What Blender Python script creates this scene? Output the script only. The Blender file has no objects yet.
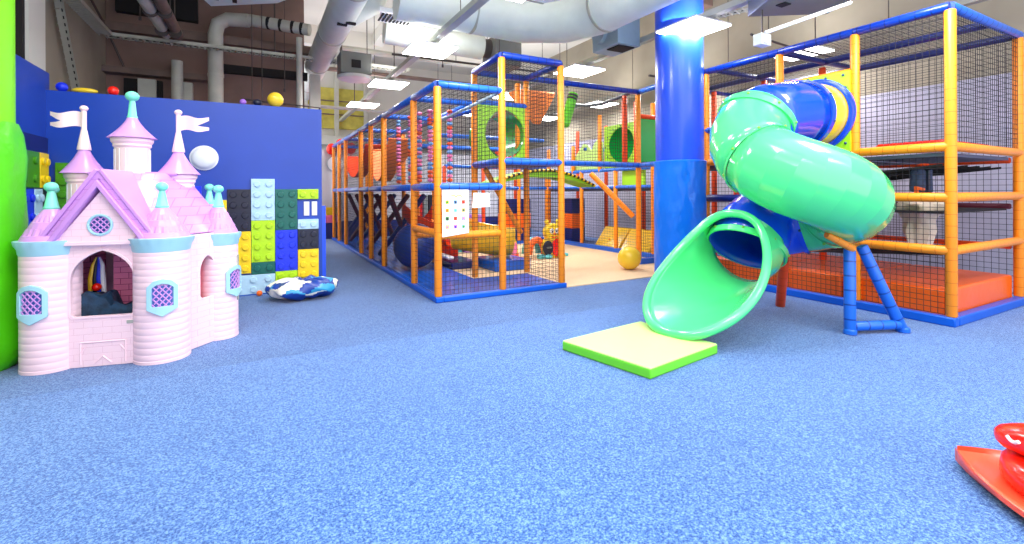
import bpy, bmesh, math, random
from mathutils import Vector, Matrix, Quaternion
random.seed(7)
C = bpy.context.scene.collection
PI = math.pi
V = Vector

# ---------------------------------------------------------------- materials
def lin(c):
    return tuple(((x/255)/12.92 if x/255 <= .04045 else ((x/255+.055)/1.055)**2.4) for x in c)

def mat(name, rgb, rough=.5, noise=None, bump=None, bands=None, emit=0, coat=0, metal=0, brick=None, spec=.5, sheen=0):
    """noise=(scale, amount) colour variation of the surface itself; bump=(scale, strength);
    bands=(spacing, width, rgb) seams across the local Z axis; brick=(w,h,rgb,strength)"""
    m = bpy.data.materials.new(name); m.use_nodes = True
    nt = m.node_tree; n = nt.nodes; L = nt.links
    b = n['Principled BSDF']
    b.inputs['Roughness'].default_value = rough
    b.inputs['Metallic'].default_value = metal
    b.inputs['Specular IOR Level'].default_value = spec
    b.inputs['Coat Weight'].default_value = coat
    b.inputs['Coat Roughness'].default_value = .12
    if sheen:
        b.inputs['Sheen Weight'].default_value = sheen
        b.inputs['Sheen Roughness'].default_value = .4
    col = (*lin(rgb), 1)
    b.inputs['Base Color'].default_value = col
    if emit:
        b.inputs['Emission Color'].default_value = (1, .99, .97, 1)
        b.inputs['Emission Strength'].default_value = emit
    tc = n.new('ShaderNodeTexCoord')
    src = None
    if noise:
        sc, am = noise
        t = n.new('ShaderNodeTexNoise'); t.inputs['Scale'].default_value = sc; t.inputs['Detail'].default_value = 3
        L.new(tc.outputs['Object'], t.inputs['Vector'])
        r = n.new('ShaderNodeMapRange')
        r.inputs['From Min'].default_value = .3; r.inputs['From Max'].default_value = .7
        r.inputs['To Min'].default_value = 1-am; r.inputs['To Max'].default_value = 1+am
        L.new(t.outputs['Fac'], r.inputs['Value'])
        mx = n.new('ShaderNodeVectorMath'); mx.operation = 'SCALE'
        mx.inputs[0].default_value = col[:3]
        L.new(r.outputs['Result'], mx.inputs['Scale'])
        src = mx.outputs['Vector']
    if bands:
        sp, wd, c2 = bands
        s = n.new('ShaderNodeSeparateXYZ'); L.new(tc.outputs['Object'], s.inputs[0])
        md = n.new('ShaderNodeMath'); md.operation = 'PINGPONG'; md.inputs[1].default_value = sp/2
        L.new(s.outputs['Z'], md.inputs[0])
        lt = n.new('ShaderNodeMath'); lt.operation = 'LESS_THAN'; lt.inputs[1].default_value = wd
        L.new(md.outputs[0], lt.inputs[0])
        mix = n.new('ShaderNodeMix'); mix.data_type = 'RGBA'
        L.new(lt.outputs[0], mix.inputs['Factor'])
        if src: L.new(src, mix.inputs['A'])
        else: mix.inputs['A'].default_value = col
        mix.inputs['B'].default_value = (*lin(c2), 1)
        src = mix.outputs['Result']
    hsrc = None
    if brick:
        w, h, c2, st = brick
        bt = n.new('ShaderNodeTexBrick')
        bt.inputs['Scale'].default_value = 1
        bt.inputs['Brick Width'].default_value = w; bt.inputs['Row Height'].default_value = h
        bt.inputs['Mortar Size'].default_value = .0022; bt.inputs['Mortar Smooth'].default_value = .3
        bt.inputs['Color1'].default_value = col; bt.inputs['Color2'].default_value = col
        bt.inputs['Mortar'].default_value = (*lin(c2), 1)
        mp = n.new('ShaderNodeMapping'); mp.inputs['Rotation'].default_value = (PI/2, 0, 0)
        L.new(tc.outputs['Object'], mp.inputs['Vector']); L.new(mp.outputs[0], bt.inputs['Vector'])
        src = bt.outputs['Color']; hsrc = (bt.outputs['Fac'], -st)
    if src: L.new(src, b.inputs['Base Color'])
    if bump or hsrc:
        bp = n.new('ShaderNodeBump')
        if bump:
            t2 = n.new('ShaderNodeTexNoise'); t2.inputs['Scale'].default_value = bump[0]; t2.inputs['Detail'].default_value = 4
            L.new(tc.outputs['Object'], t2.inputs['Vector'])
            L.new(t2.outputs['Fac'], bp.inputs['Height']); bp.inputs['Strength'].default_value = bump[1]
            bp.inputs['Distance'].default_value = bump[2] if len(bump) > 2 else .01
        else:
            L.new(hsrc[0], bp.inputs['Height']); bp.inputs['Strength'].default_value = abs(hsrc[1]); bp.invert = True
            bp.inputs['Distance'].default_value = .004
        L.new(bp.outputs[0], b.inputs['Normal'])
    return m

ORG = (255, 148, 22)
M = {}
M['orange'] = mat('orange_foam', ORG, .42, bands=(.1, .0025, (225, 105, 0)))
M['redorange'] = mat('red_orange_foam', (235, 75, 10), .42, bands=(.1, .0025, (195, 50, 0)))
M['bluefoam'] = mat('blue_foam', (30, 105, 215), .3, bands=(.12, .006, (15, 60, 150)))
M['deepblue'] = mat('deep_blue_foam', (0, 52, 165), .3, bands=(.12, .006, (0, 30, 110)))
M['kerb'] = mat('blue_vinyl_kerb', (0, 90, 205), .35)
M['net'] = mat('black_net', (22, 22, 34), .8)
M['deck'] = mat('grey_deck', (90, 96, 120), .6)
M['bluemat'] = mat('blue_vinyl', (20, 92, 200), .22, bump=(6, .2))
M['navymat'] = mat('navy_vinyl', (14, 34, 110), .3)
M['lime'] = mat('lime_plastic', (165, 225, 40), .35)
M['limetop'] = mat('pale_lime_vinyl', (204, 240, 142), .38, bump=(5, .15))
M['limeside'] = mat('lime_vinyl', (110, 215, 40), .4)
M['green'] = mat('green_plastic', (12, 180, 75), .2, coat=.4)
M['slide'] = mat('slide_green', (84, 230, 138), .16, coat=.6)
M['slideblue'] = mat('slide_blue', (5, 70, 225), .16, coat=.6)
M['slideyellow'] = mat('slide_yellow', (255, 205, 50), .25, coat=.3)
M['bolt'] = mat('bolt_green', (120, 190, 60), .3)
M['boltblue'] = mat('bolt_dark', (20, 60, 110), .3)
M['pink'] = mat('pink_plastic', (246, 212, 222), .42)
M['pinkwall'] = mat('pink_brick_plastic', (246, 212, 222), .42, brick=(.11, .045, (236, 196, 208), .35))
M['pinkdeep'] = mat('deep_pink_plastic', (240, 130, 175), .45, brick=(.11, .045, (170, 50, 100), .6))
M['redpink'] = mat('red_pink_plastic', (240, 70, 100), .45)
M['purple'] = mat('purple_plastic', (206, 148, 222), .3)
M['purpledk'] = mat('purple_groove', (176, 112, 192), .4)
M['teal'] = mat('teal_plastic', (125, 228, 200), .3)
M['iceblue'] = mat('ice_blue_plastic', (166, 214, 228), .35)
M['lattice'] = mat('lattice_lilac', (205, 150, 220), .4)
M['winback'] = mat('window_blue', (70, 110, 190), .4)
M['bluewall'] = mat('blue_painted_board', (22, 66, 172), .36, noise=(3, .05))
M['darkblue'] = mat('navy_paint', (14, 30, 105), .45)
M['lilac'] = mat('white_plastic', (235, 238, 245), .3)
M['b_black'] = mat('black_block', (22, 26, 50), .4)
M['b_pale'] = mat('pale_blue_block', (180, 216, 236), .4)
M['b_lime'] = mat('lime_block', (180, 225, 15), .4)
M['b_teal'] = mat('dark_green_block', (0, 98, 88), .4)
M['b_blue'] = mat('blue_block', (20, 50, 230), .4)
M['b_yellow'] = mat('yellow_block', (250, 212, 20), .4)
M['b_green'] = mat('green_block', (70, 150, 20), .4)
M['b_pink'] = mat('pink_block', (250, 120, 160), .4)
M['b_orange'] = mat('orange_block', (255, 110, 20), .4)
M['b_purple'] = mat('purple_block', (165, 110, 215), .4)
M['b_cyan'] = mat('cyan_block', (90, 195, 205), .4)
M['white'] = mat('white_paint', (240, 240, 240), .4)
M['paper'] = mat('white_paper', (250, 250, 250), .5)
M['concrete'] = mat('beige_concrete', (156, 148, 132), .85, noise=(1.2, .14), bump=(14, .15))
M['brown'] = mat('brown_wall', (140, 114, 106), .85, noise=(1.5, .2))
M['ceil'] = mat('grey_ceiling', (222, 220, 212), .9, noise=(.6, .08))
M['ivory'] = mat('pale_wall', (205, 205, 212), .8, noise=(.8, .05))
M['lavender'] = mat('lavender_wall', (176, 176, 198), .8, noise=(1.5, .12))
M['duct'] = mat('pale_duct', (222, 228, 220), .5, noise=(4, .06))
M['ductblue'] = mat('grey_blue_metal', (150, 172, 184), .45, noise=(4, .1))
M['ductgrey'] = mat('grey_metal', (118, 120, 116), .5, noise=(3, .1))
M['pipe'] = mat('white_pipe', (200, 200, 190), .5, noise=(5, .08))
M['pipebrown'] = mat('brown_pipe', (120, 100, 92), .6, noise=(5, .15))
M['dark'] = mat('dark_gap', (26, 24, 26), .8)
M['rod'] = mat('dark_rod', (80, 70, 68), .6)
M['tray'] = mat('zinc_tray', (178, 178, 168), .4, metal=.3)
M['insul'] = mat('yellow_insulation', (200, 190, 90), .9, noise=(5, .2))
M['glow'] = mat('lamp_diffuser', (255, 255, 255), .5, emit=9)
M['sand'] = mat('sand_carpet', (228, 196, 158), .9, noise=(60, .06))
M['pillar'] = mat('blue_pillar_paint', (22, 78, 225), .34, coat=.2)
M['wrap'] = mat('blue_vinyl_wrap', (0, 116, 232), .3, bump=(2.2, .5, .06))
M['limepaint'] = mat('lime_paint', (120, 215, 0), .5, noise=(2, .08))
M['limewrap'] = mat('green_vinyl_wrap', (80, 200, 10), .35, bump=(3, .6, .06))
M['ballyellow'] = mat('yellow_ball', (238, 200, 50), .25)
M['ballblue'] = mat('dark_blue_rubber', (14, 48, 120), .28)
M['beige'] = mat('cream_vinyl', (240, 235, 215), .4, bump=(10, .3))
M['bagblue'] = mat('royal_blue_vinyl', (20, 60, 150), .35, bump=(10, .3))
M['bagcyan'] = mat('cyan_vinyl', (50, 150, 200), .35, bump=(10, .3))
M['red'] = mat('red_plastic', (250, 30, 10), .22, coat=.3)
M['redlight'] = mat('coral_plastic', (255, 92, 60), .28)
M['orangefab'] = mat('orange_fabric', (255, 140, 60), .6)
M['orangepad'] = mat('orange_vinyl', (255, 105, 15), .35, bump=(4, .3, .03))
M['orangered'] = mat('orange_slide', (245, 70, 15), .3)
M['yellowslide'] = mat('yellow_slide', (250, 195, 30), .28)
M['maroon'] = mat('maroon_foam', (90, 20, 45), .5)
M['s_pink'] = mat('pink_float', (245, 130, 180), .4)
M['s_blue'] = mat('light_blue_float', (110, 165, 225), .4)
M['s_orange'] = mat('orange_float', (250, 90, 40), .4)
M['bell'] = mat('black_lace', (20, 20, 20), .6)
M['olive'] = mat('green_hammock', (130, 190, 30), .5)
M['bagcloth'] = mat('cream_plastic_bag', (215, 200, 180), .6, bump=(8, .8, .05))
M['denim'] = mat('dark_blue_cloth', (50, 65, 95), .8, bump=(10, .5, .03))
M['tarp'] = mat('dark_teal_cloth', (20, 52, 78), .6, noise=(18, .5), bump=(8, .5, .03))

# carpet: speckled blue loop pile
def carpet(k=1.0):
    m = mat('blue_carpet', (66, 115, 186), .95, spec=.2, sheen=.35)
    nt = m.node_tree; n = nt.nodes; L = nt.links; b = n['Principled BSDF']
    tc = n.new('ShaderNodeTexCoord')
    t = n.new('ShaderNodeTexNoise'); t.inputs['Scale'].default_value = 125; t.inputs['Detail'].default_value = 4; t.inputs['Roughness'].default_value = .75
    L.new(tc.outputs['Object'], t.inputs['Vector'])
    t2 = n.new('ShaderNodeTexNoise'); t2.inputs['Scale'].default_value = 1.1; t2.inputs['Detail'].default_value = 3
    L.new(tc.outputs['Object'], t2.inputs['Vector'])
    r = n.new('ShaderNodeValToRGB')
    r.color_ramp.elements[0].position = .4; r.color_ramp.elements[0].color = (*lin((28, 66, 134)), 1)
    r.color_ramp.elements[1].position = .62; r.color_ramp.elements[1].color = (*lin((124, 162, 210)), 1)
    e = r.color_ramp.elements.new(.5); e.color = (*lin((66, 110, 176)), 1)
    L.new(t.outputs['Fac'], r.inputs['Fac'])
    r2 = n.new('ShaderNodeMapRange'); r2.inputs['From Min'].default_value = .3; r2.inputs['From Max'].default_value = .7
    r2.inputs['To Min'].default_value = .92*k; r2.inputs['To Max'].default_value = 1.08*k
    L.new(t2.outputs['Fac'], r2.inputs['Value'])
    mx = n.new('ShaderNodeVectorMath'); mx.operation = 'SCALE'
    L.new(r.outputs['Color'], mx.inputs[0]); L.new(r2.outputs['Result'], mx.inputs['Scale'])
    L.new(mx.outputs['Vector'], b.inputs['Base Color'])
    bp = n.new('ShaderNodeBump'); bp.inputs['Strength'].default_value = .5; bp.inputs['Distance'].default_value = .006
    L.new(t.outputs['Fac'], bp.inputs['Height']); L.new(bp.outputs[0], b.inputs['Normal'])
    return m
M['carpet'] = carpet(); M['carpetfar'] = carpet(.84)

# ---------------------------------------------------------------- mesh helpers
WP = {}   # world (unrotated) base position of each parent
class MB:
    def __init__(s): s.v = []; s.f = []; s.mi = []; s.cur = 0
    def add(s, vs, fs):
        o = len(s.v); s.v += [tuple(p) for p in vs]
        for q in fs: s.f.append(tuple(i+o for i in q)); s.mi.append(s.cur)
        return s
    def box(s, a, b):
        x0, y0, z0 = a; x1, y1, z1 = b
        vs = [(x0,y0,z0),(x1,y0,z0),(x1,y1,z0),(x0,y1,z0),(x0,y0,z1),(x1,y0,z1),(x1,y1,z1),(x0,y1,z1)]
        return s.add(vs, [(0,3,2,1),(4,5,6,7),(0,1,5,4),(1,2,6,5),(2,3,7,6),(3,0,4,7)])
    def hexa(s, vs):
        return s.add(vs, [(0,3,2,1),(4,5,6,7),(0,1,5,4),(1,2,6,5),(2,3,7,6),(3,0,4,7)])
    def wire(s, p, q, w):
        p = V(p); q = V(q); d = (q-p).normalized()
        a = d.orthogonal().normalized()*w/2; b = d.cross(a).normalized()*w/2
        vs = [p+a+b, p-a+b, p-a-b, p+a-b, q+a+b, q-a+b, q-a-b, q+a-b]
        return s.add(vs, [(0,1,5,4),(1,2,6,5),(2,3,7,6),(3,0,4,7)])
    def tube(s, path, rad, n=16, caps=True, closed=False, phase=0):
        P = [V(p) for p in path]; m = len(P)
        R = rad if isinstance(rad, (list, tuple)) else [rad]*m
        T = []
        for i in range(m):
            if closed: d = P[(i+1) % m]-P[i-1]
            else: d = P[min(i+1, m-1)]-P[max(i-1, 0)]
            T.append(d.normalized())
        up = V((0, 0, 1)) if abs(T[0].z) < .9 else V((1, 0, 0))
        N = (up-T[0]*up.dot(T[0])).normalized()
        vs = []
        for i in range(m):
            if i: N = (N-T[i]*N.dot(T[i])).normalized()
            B = T[i].cross(N)
            for k in range(n):
                a = 2*PI*k/n+phase
                vs.append(P[i]+(N*math.cos(a)+B*math.sin(a))*R[i])
        fs = []
        for i in range(m if closed else m-1):
            j = (i+1) % m
            for k in range(n):
                fs.append((i*n+k, i*n+(k+1) % n, j*n+(k+1) % n, j*n+k))
        if caps and not closed:
            fs.append(tuple(range(n-1, -1, -1))); fs.append(tuple((m-1)*n+k for k in range(n)))
        return s.add(vs, fs)
    def lathe(s, prof, c=(0, 0, 0), n=32, sc=None, a0=0, a1=2*PI, amp=None):
        """prof = [(r,z)...]; amp(k_angle, i) -> radius factor"""
        vs = []; full = abs(a1-a0-2*PI) < 1e-6; nn = n if full else n+1
        for i, (r, z) in enumerate(prof):
            for k in range(nn):
                a = a0+(a1-a0)*k/n
                q = r*(amp(a, i) if amp else 1)
                vs.append((c[0]+q*math.cos(a), c[1]+q*math.sin(a), c[2]+z))
        fs = []
        for i in range(len(prof)-1):
            for k in range(n if full else n):
                k2 = (k+1) % nn if full else k+1
                fs.append((i*nn+k, i*nn+k2, (i+1)*nn+k2, (i+1)*nn+k))
        if full:
            if prof[0][0] > 1e-4: fs.append(tuple(range(nn-1, -1, -1)))
            if prof[-1][0] > 1e-4: fs.append(tuple((len(prof)-1)*nn+k for k in range(nn)))
        return s.add(vs, fs)
    def sphere(s, c, r, n=20, m=12, sc=(1, 1, 1)):
        prof = [(max(r*math.sin(PI*i/m), 1e-5), -r*math.cos(PI*i/m)) for i in range(m+1)]
        o = len(s.v); s.lathe(prof, (0, 0, 0), n)
        for i in range(o, len(s.v)):
            x, y, z = s.v[i]; s.v[i] = (c[0]+x*sc[0], c[1]+y*sc[1], c[2]+z*sc[2])
        return s
    def prism(s, poly, vec):
        """poly: list of 3D points (planar, any orientation), extruded by vec"""
        n = len(poly); v = V(vec)
        vs = [V(p) for p in poly]+[V(p)+v for p in poly]
        fs = [tuple(range(n-1, -1, -1)), tuple(range(n, 2*n))]+[(i, (i+1) % n, n+(i+1) % n, n+i) for i in range(n)]
        return s.add(vs, fs)
    def holed(s, outer, holes, fn, th):
        """2D outer loop + hole loops, fn(x,y,t)->3D, thickness th"""
        bm = bmesh.new(); loops = []
        for lp in [outer]+holes:
            vv = [bm.verts.new((p[0], p[1], 0)) for p in lp]
            ee = [bm.edges.new((vv[i], vv[(i+1) % len(vv)])) for i in range(len(vv))]
            loops.append(vv)
        bmesh.ops.triangle_fill(bm, use_beauty=True, use_dissolve=False, edges=bm.edges[:])
        bm.verts.index_update()
        base = [(v.co.x, v.co.y) for v in bm.verts]; n = len(base)
        fs = [tuple(v.index for v in f.verts) for f in bm.faces]
        vs = [fn(x, y, 0) for x, y in base]+[fn(x, y, th) for x, y in base]
        allf = list(fs)+[tuple(i+n for i in reversed(f)) for f in fs]
        for lp in loops:
            ids = [v.index for v in lp]
            for i in range(len(ids)):
                a, b = ids[i], ids[(i+1) % len(ids)]
                allf.append((a, b, b+n, a+n))
        bm.free()
        return s.add(vs, allf)
    def build(s, name, m, parent=None, smooth=False, local=False, bevel=0, angle=40, origin=None):
        """vertices are world coordinates (or the parent's own frame when local)"""
        xs = [p[0] for p in s.v]; ys = [p[1] for p in s.v]; zs = [p[2] for p in s.v]
        o = V(origin) if origin is not None else V(((min(xs)+max(xs))/2, (min(ys)+max(ys))/2, min(zs)))
        me = bpy.data.meshes.new(name)
        me.from_pydata([tuple(V(p)-o) for p in s.v], [], s.f)
        ms = m if isinstance(m, (list, tuple)) else [m]
        for k in ms: me.materials.append(M[k] if isinstance(k, str) else k)
        if len(ms) > 1: me.polygons.foreach_set('material_index', s.mi)
        bm = bmesh.new(); bm.from_mesh(me); bmesh.ops.recalc_face_normals(bm, faces=bm.faces[:]); bm.to_mesh(me); bm.free()
        ob = bpy.data.objects.new(name, me); C.objects.link(ob)
        if smooth:
            me.polygons.foreach_set('use_smooth', [True]*len(me.polygons))
            me.set_sharp_from_angle(angle=math.radians(angle))
        if bevel:
            md = ob.modifiers.new('bevel', 'BEVEL'); md.width = bevel; md.segments = 3; md.limit_method = 'ANGLE'
            md.angle_limit = math.radians(50)
            if not smooth:
                me.polygons.foreach_set('use_smooth', [True]*len(me.polygons)); me.set_sharp_from_angle(angle=math.radians(50))
        if parent is not None:
            ob.parent = parent
            ob.location = o if local else o-WP[parent.name]
        else: ob.location = o
        WP[ob.name] = o.copy() if (not local or parent is None) else WP[parent.name]+o
        if local: ob['_l'] = 1; del ob['_l']
        return ob

LOCO = {}
def subpart(mb, name, m, part, smooth=False, bevel=0):
    """sub-part of a part built in its thing's own frame"""
    o = mb.build(name, m, None, smooth=smooth, bevel=bevel)
    loc = o.location.copy(); o.parent = part; o.location = loc-part.location
    return o

def under(child, part):
    """hang a piece under its part (both built in the same thing, no rotation between them)"""
    child.parent = part; child.location = child.location-part.location
    return child

def tag(o, label, cat, group=None, kind=None):
    if label: o['label'] = label
    if cat: o['category'] = cat
    if group: o['group'] = group
    if kind: o['kind'] = kind
    return o
def thing(name, loc, label, cat, group=None, rz=0):
    o = bpy.data.objects.new(name, None); C.objects.link(o)
    o.empty_display_size = .1
    o.location = loc; o.rotation_euler = (0, 0, rz); WP[o.name] = V(loc)
    return tag(o, label, cat, group)
def struct(o): o['kind'] = 'structure'; return o
def lab(o, label): o['label'] = label; return o

def bar(name, p0, p1, r, m, parent=None, n=14, taper=1, caps=True):
    """foam-covered tube from p0 to p1, own local Z along its length"""
    p0 = V(p0); p1 = V(p1); d = p1-p0; l = d.length
    me = bpy.data.meshes.new(name)
    vs = []; fs = []
    rings = [(r*.86, 0), (r, r*.25), (r*taper, l-r*.25), (r*.86*taper, l)]
    for q, z in rings:
        for k in range(n):
            a = 2*PI*k/n; vs.append((q*math.cos(a), q*math.sin(a), z))
    for i in range(3):
        for k in range(n): fs.append((i*n+k, i*n+(k+1) % n, (i+1)*n+(k+1) % n, (i+1)*n+k))
    fs.append(tuple(range(n-1, -1, -1))); fs.append(tuple(3*n+k for k in range(n)))
    me.from_pydata(vs, [], fs); me.materials.append(M[m])
    me.polygons.foreach_set('use_smooth', [True]*len(me.polygons)); me.set_sharp_from_angle(angle=math.radians(60))
    ob = bpy.data.objects.new(name, me); C.objects.link(ob)
    ob.rotation_mode = 'QUATERNION'; ob.rotation_quaternion = V((0, 0, 1)).rotation_difference(d.normalized())
    if parent is not None: ob.parent = parent; ob.location = p0-WP[parent.name]
    else: ob.location = p0
    return ob

def net(name, o, a, b, parent, sp=.05, w=.0032, m='net', sag=0):
    """knotted net over the parallelogram o, o+a, o+b"""
    o = V(o); a = V(a); b = V(b); na = max(2, round(a.length/sp)); nb = max(2, round(b.length/sp))
    mb = MB()
    for i in range(na+1): mb.wire(o+a*i/na, o+a*i/na+b, w)
    for j in range(nb+1): mb.wire(o+b*j/nb, o+b*j/nb+a, w)
    return mb.build(name, m, parent)

def rbox(a, b, name, m, parent=None, bevel=.02, **k):
    return MB().box(a, b).build(name, m, parent, bevel=bevel, **k)

# ================================================================ THE SETTING
def sbox(name, a, b, m, bevel=0): return struct(MB().box(a, b).build(name, m, bevel=bevel))
sbox('floor', (-2.4, -3.5, -.1), (8.0, 3.86, 0), 'carpet')
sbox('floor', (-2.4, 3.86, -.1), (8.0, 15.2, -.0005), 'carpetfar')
sbox('ceiling', (-2.4, 2.0, 5.2), (8.0, 15.2, 5.3), 'ceil')
sbox('wall_left', (-2.4, -3.5, 0), (-2.2, 10.2, 5.2), 'concrete')
sbox('wall_back', (-2.4, 10.2, 0), (.85, 10.4, 5.2), 'brown')
sbox('wall_far', (.6, 15.0, 0), (8.0, 15.2, 5.2), 'ceil')
sbox('wall_right', (7.75, -3.5, 2.55), (8.0, 15.0, 5.2), 'concrete')
sbox('wall_right', (7.70, -3.5, 0), (7.98, 15.0, 2.55), 'lavender')
# low partition behind the play frames with its navy skirting band
sbox('wall_partition', (1.0, 13.1, .45), (7.7, 13.2, 2.3), 'ivory')
sbox('baseboard_partition', (1.0, 13.08, 0), (7.7, 13.2, .45), 'darkblue')
# concrete beams under the ceiling
for y in (6.2, 8.4, 12.2): sbox('trim_1', (-2.2, y, 4.75), (7.75, y+.35, 5.2), 'ceil' if y > 12 else 'brown')
sbox('trim_2', (2.6, -2, 4.9), (2.85, 14.9, 5.19), 'ceil')
# recess posts and shelf on the back wall, upper left
for x0, x1, z0, z1, m in ((-1.75, -1.5, 2.2, 3.15, 'pipe'), (-1.15, -.98, 2.2, 3.15, 'pipe')):
    sbox('trim_3', (x0, 10.05, z0), (x1, 10.2, z1), m)
for x0, x1 in ((-1.95, -1.76), (-1.5, -1.42)):
    sbox('trim_4', (x0, 10.12, 2.0), (x1, 10.2, 3.15), 'dark')
sbox('trim_5', (-2.2, 9.95, 3.2), (-.75, 10.2, 3.3), 'pipebrown')
sbox('trim_6', (-2.2, 10.0, 3.9), (.98, 10.2, 4.05), 'pipebrown')
sbox('trim_7', (-2.05, 10.08, 4.25), (-.9, 10.2, 4.75), 'dark')
sbox('trim_7', (-.6, 10.08, 3.4), (.9, 10.2, 3.55), 'dark')
# pilaster on the left wall
sbox('trim_8', (-2.2, 6.75, 0), (-2.08, 7.2, 5.2), 'ceil')
sbox('trim_9', (-2.2, 6.66, 0), (-2.1, 6.72, 5.2), 'dark')
# yellow insulated panels at the far end
sbox('trim_10', (.62, 14.9, 3.1), (3.0, 15.0, 4.3), 'insul')
for x in (1.2, 2.05, 2.9): sbox('trim_11', (x, 14.8, 0), (x+.12, 14.92, 5.2), 'pipe')
for z in (3.5, 3.9): sbox('trim_12', (.62, 14.86, z), (3.0, 14.9, z+.03), 'pipebrown')
sbox('trim_13', (.62, 14.6, 2.6), (7.6, 14.9, 2.85), 'pipe')

# round pillar, painted blue, wrapped in vinyl padding at the bottom
pc = (4.83, 4.385)
o = struct(MB().lathe([(.297, 0), (.297, 5.19)], (*pc, 0), 48).build('pillar', 'pillar', smooth=True))
def wrinkle(seed, amt, k1):
    rr_ = random.Random(seed); ph = [rr_.random()*6 for _ in range(6)]
    return lambda a, i: 1+amt*(math.sin(k1*a+ph[0]+i*.55)+.7*math.sin((k1*2+1)*a+ph[1]-i*.8)+.5*math.sin(3*a+ph[2]+i*1.3))
def folds(a, i):
    z = i*.04; return 1+.006*math.sin(a*7+z*9)+.005*math.sin(a*13-z*14+2)+.004*math.sin(a*23+z*21)+.004*math.sin(a*5-z*30)
w = MB().lathe([(.32, .0)]+[(.32, z*.04) for z in range(1, 39)]+[(.328, 1.575), (.305, 1.585)], (*pc, 0), 120, amp=folds).build('pillar_padding', 'wrap', smooth=True)
struct(w)

# lime pillar, left edge, with a rumpled green wrap
lp = (-1.77, 4.6)
struct(MB().lathe([(.27, 0), (.27, 5.19)], (*lp, 0), 40).build('pillar', 'limepaint', smooth=True))
prof = [(.27, 0.0), (.31, .05), (.33, .2), (.31, .4), (.335, .6), (.315, .8), (.335, 1.0), (.32, 1.25), (.325, 1.45), (.3, 1.62), (.275, 1.7)]
struct(MB().lathe(prof, (*lp, 0), 72, amp=wrinkle(8, .02, 5)).build('pillar_padding', 'limewrap', smooth=True))

# blue boards: the long one and the side one
sbox('wall_blue', (-1.85, 6.40, 0), (.73, 6.50, 2.245), 'bluewall')
sbox('trim_14', (.7, 6.405, 0), (.775, 6.47, 1.035), 'pillar')
sbox('baseboard_blue', (-1.85, 6.37, 0), (.73, 6.40, .09), 'kerb')
sbox('wall_side', (-1.95, 4.95, 0), (-1.85, 6.50, 2.43), 'bluewall')
sbox('trim_15', (-1.85, 5.1, 1.6), (-1.835, 6.40, 1.76), 'darkblue')

# ================================================================ BLOCK MURAL
SX = [-.535, -.295, -.053, .2, .447, .688]
P = .1235
T = 1.245
def block(name, x0, x1, z0, z1, m, label, nx=2, nz=None, grp=None, plane='y'):
    t = MB()
    if plane == 'y':
        t.box((x0+.002, 6.365, z0+.001), (x1-.002, 6.40, z1-.001))
    else:
        t.box((-1.85, x0+.002, z0+.001), (-1.815, x1-.002, z1-.001))
    nz = nz or max(1, round((z1-z0)/P))
    root = thing(name, ((x0+x1)/2, 6.39, z0) if plane == 'y' else (-1.83, (x0+x1)/2, z0), label, 'wall block', grp)
    pl = t.build('plate', m, root, bevel=.004)
    for i in range(nx):
        for j in range(nz):
            c = x0+(x1-x0)*(i+.5)/nx; z = z0+(z1-z0)*(j+.5)/nz
            s = MB(); pr = [(.036, 0), (.036, .014), (.031, .019), (.001, .02)]
            s.lathe(pr, n=20)
            if plane == 'y': s.v = [(c+a, 6.365-h, z+b) for a, b, h in s.v]
            else: s.v = [(-1.815+h, c+a, z+b) for a, b, h in s.v]
            under(s.build('stud', m, root, smooth=True), pl)
    return root
B = block
B('wall_block', SX[1], SX[2], T-4*P, T, 'b_black', 'black four-row studded block on the blue wall, behind the castle turret tip')
B('wall_block', SX[1], SX[2], T-8*P, T-4*P, 'b_yellow', 'yellow four-row block under the left black block, beside the castle')
B('wall_block', SX[1]-.12, SX[3], T-10*P+.0, T-8*P-.02, 'b_pale', 'pale blue two-row wide block at the foot of the mural', 4)
B('wall_block', SX[2], SX[3], T-3*P, T+P, 'b_pale', 'pale blue tall block standing highest of the wall blocks')
B('wall_block', SX[2], SX[3], T-7*P, T-3*P, 'b_lime', 'lime green four-row block below the tall pale blue one')
B('wall_block', SX[2], SX[3], T-8*P-.02, T-7*P, 'b_teal', 'dark green single-row block under the tall lime block', 2, 1)
B('wall_block', SX[3], SX[4], T-4*P, T, 'b_teal', 'dark green four-row block right of the tall pale blue one')
B('wall_block', SX[3], SX[4], T-8*P, T-4*P, 'b_blue', 'bright blue four-row block under the tall dark green block')
B('wall_block', SX[3], SX[4], T-10*P, T-8*P, 'b_lime', 'lime green two-row block at the foot, behind the beanbag')
B('wall_block', SX[4], SX[5], T-P, T, 'b_lime', 'lime green single-row block above the white switches')
B('wall_block', SX[4], SX[5], T-4*P, T-3*P, 'b_pale', 'pale blue single-row block below the white switches')
B('wall_block', SX[4], SX[5], T-6*P, T-4*P, 'b_black', 'black two-row block at the right end of the mural')
B('wall_block', SX[4], SX[5], T-9*P, T-6*P, 'b_yellow', 'yellow three-row block at the right end above the beanbag')
B('wall_block', SX[0], SX[1], T-5*P, T-P, 'b_yellow', 'yellow block between castle turrets left of the black block')
B('wall_block', -1.775, -1.535, T-2*P, T+2.2*P, 'b_green', 'green studded block on the blue wall left of the flag turret')
B('wall_block', -1.53, -1.3, T-2*P, T-.2*P, 'b_yellow', 'yellow block low on the wall behind the castle roof')
B('wall_block', -.78, -.54, T-3*P, T+P*.3, 'b_blue', 'bright blue block behind the right flag turret')
B('wall_block', 5.45, 6.13, 1.26, 1.6, 'b_green', 'green wall block on the side board beside the lime pillar', 3, 2, None, 'x')
B('wall_block', 6.14, 6.36, 1.26, 1.6, 'b_yellow', 'yellow wall block in the corner of the two blue boards', 2, 2, None, 'x')
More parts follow.
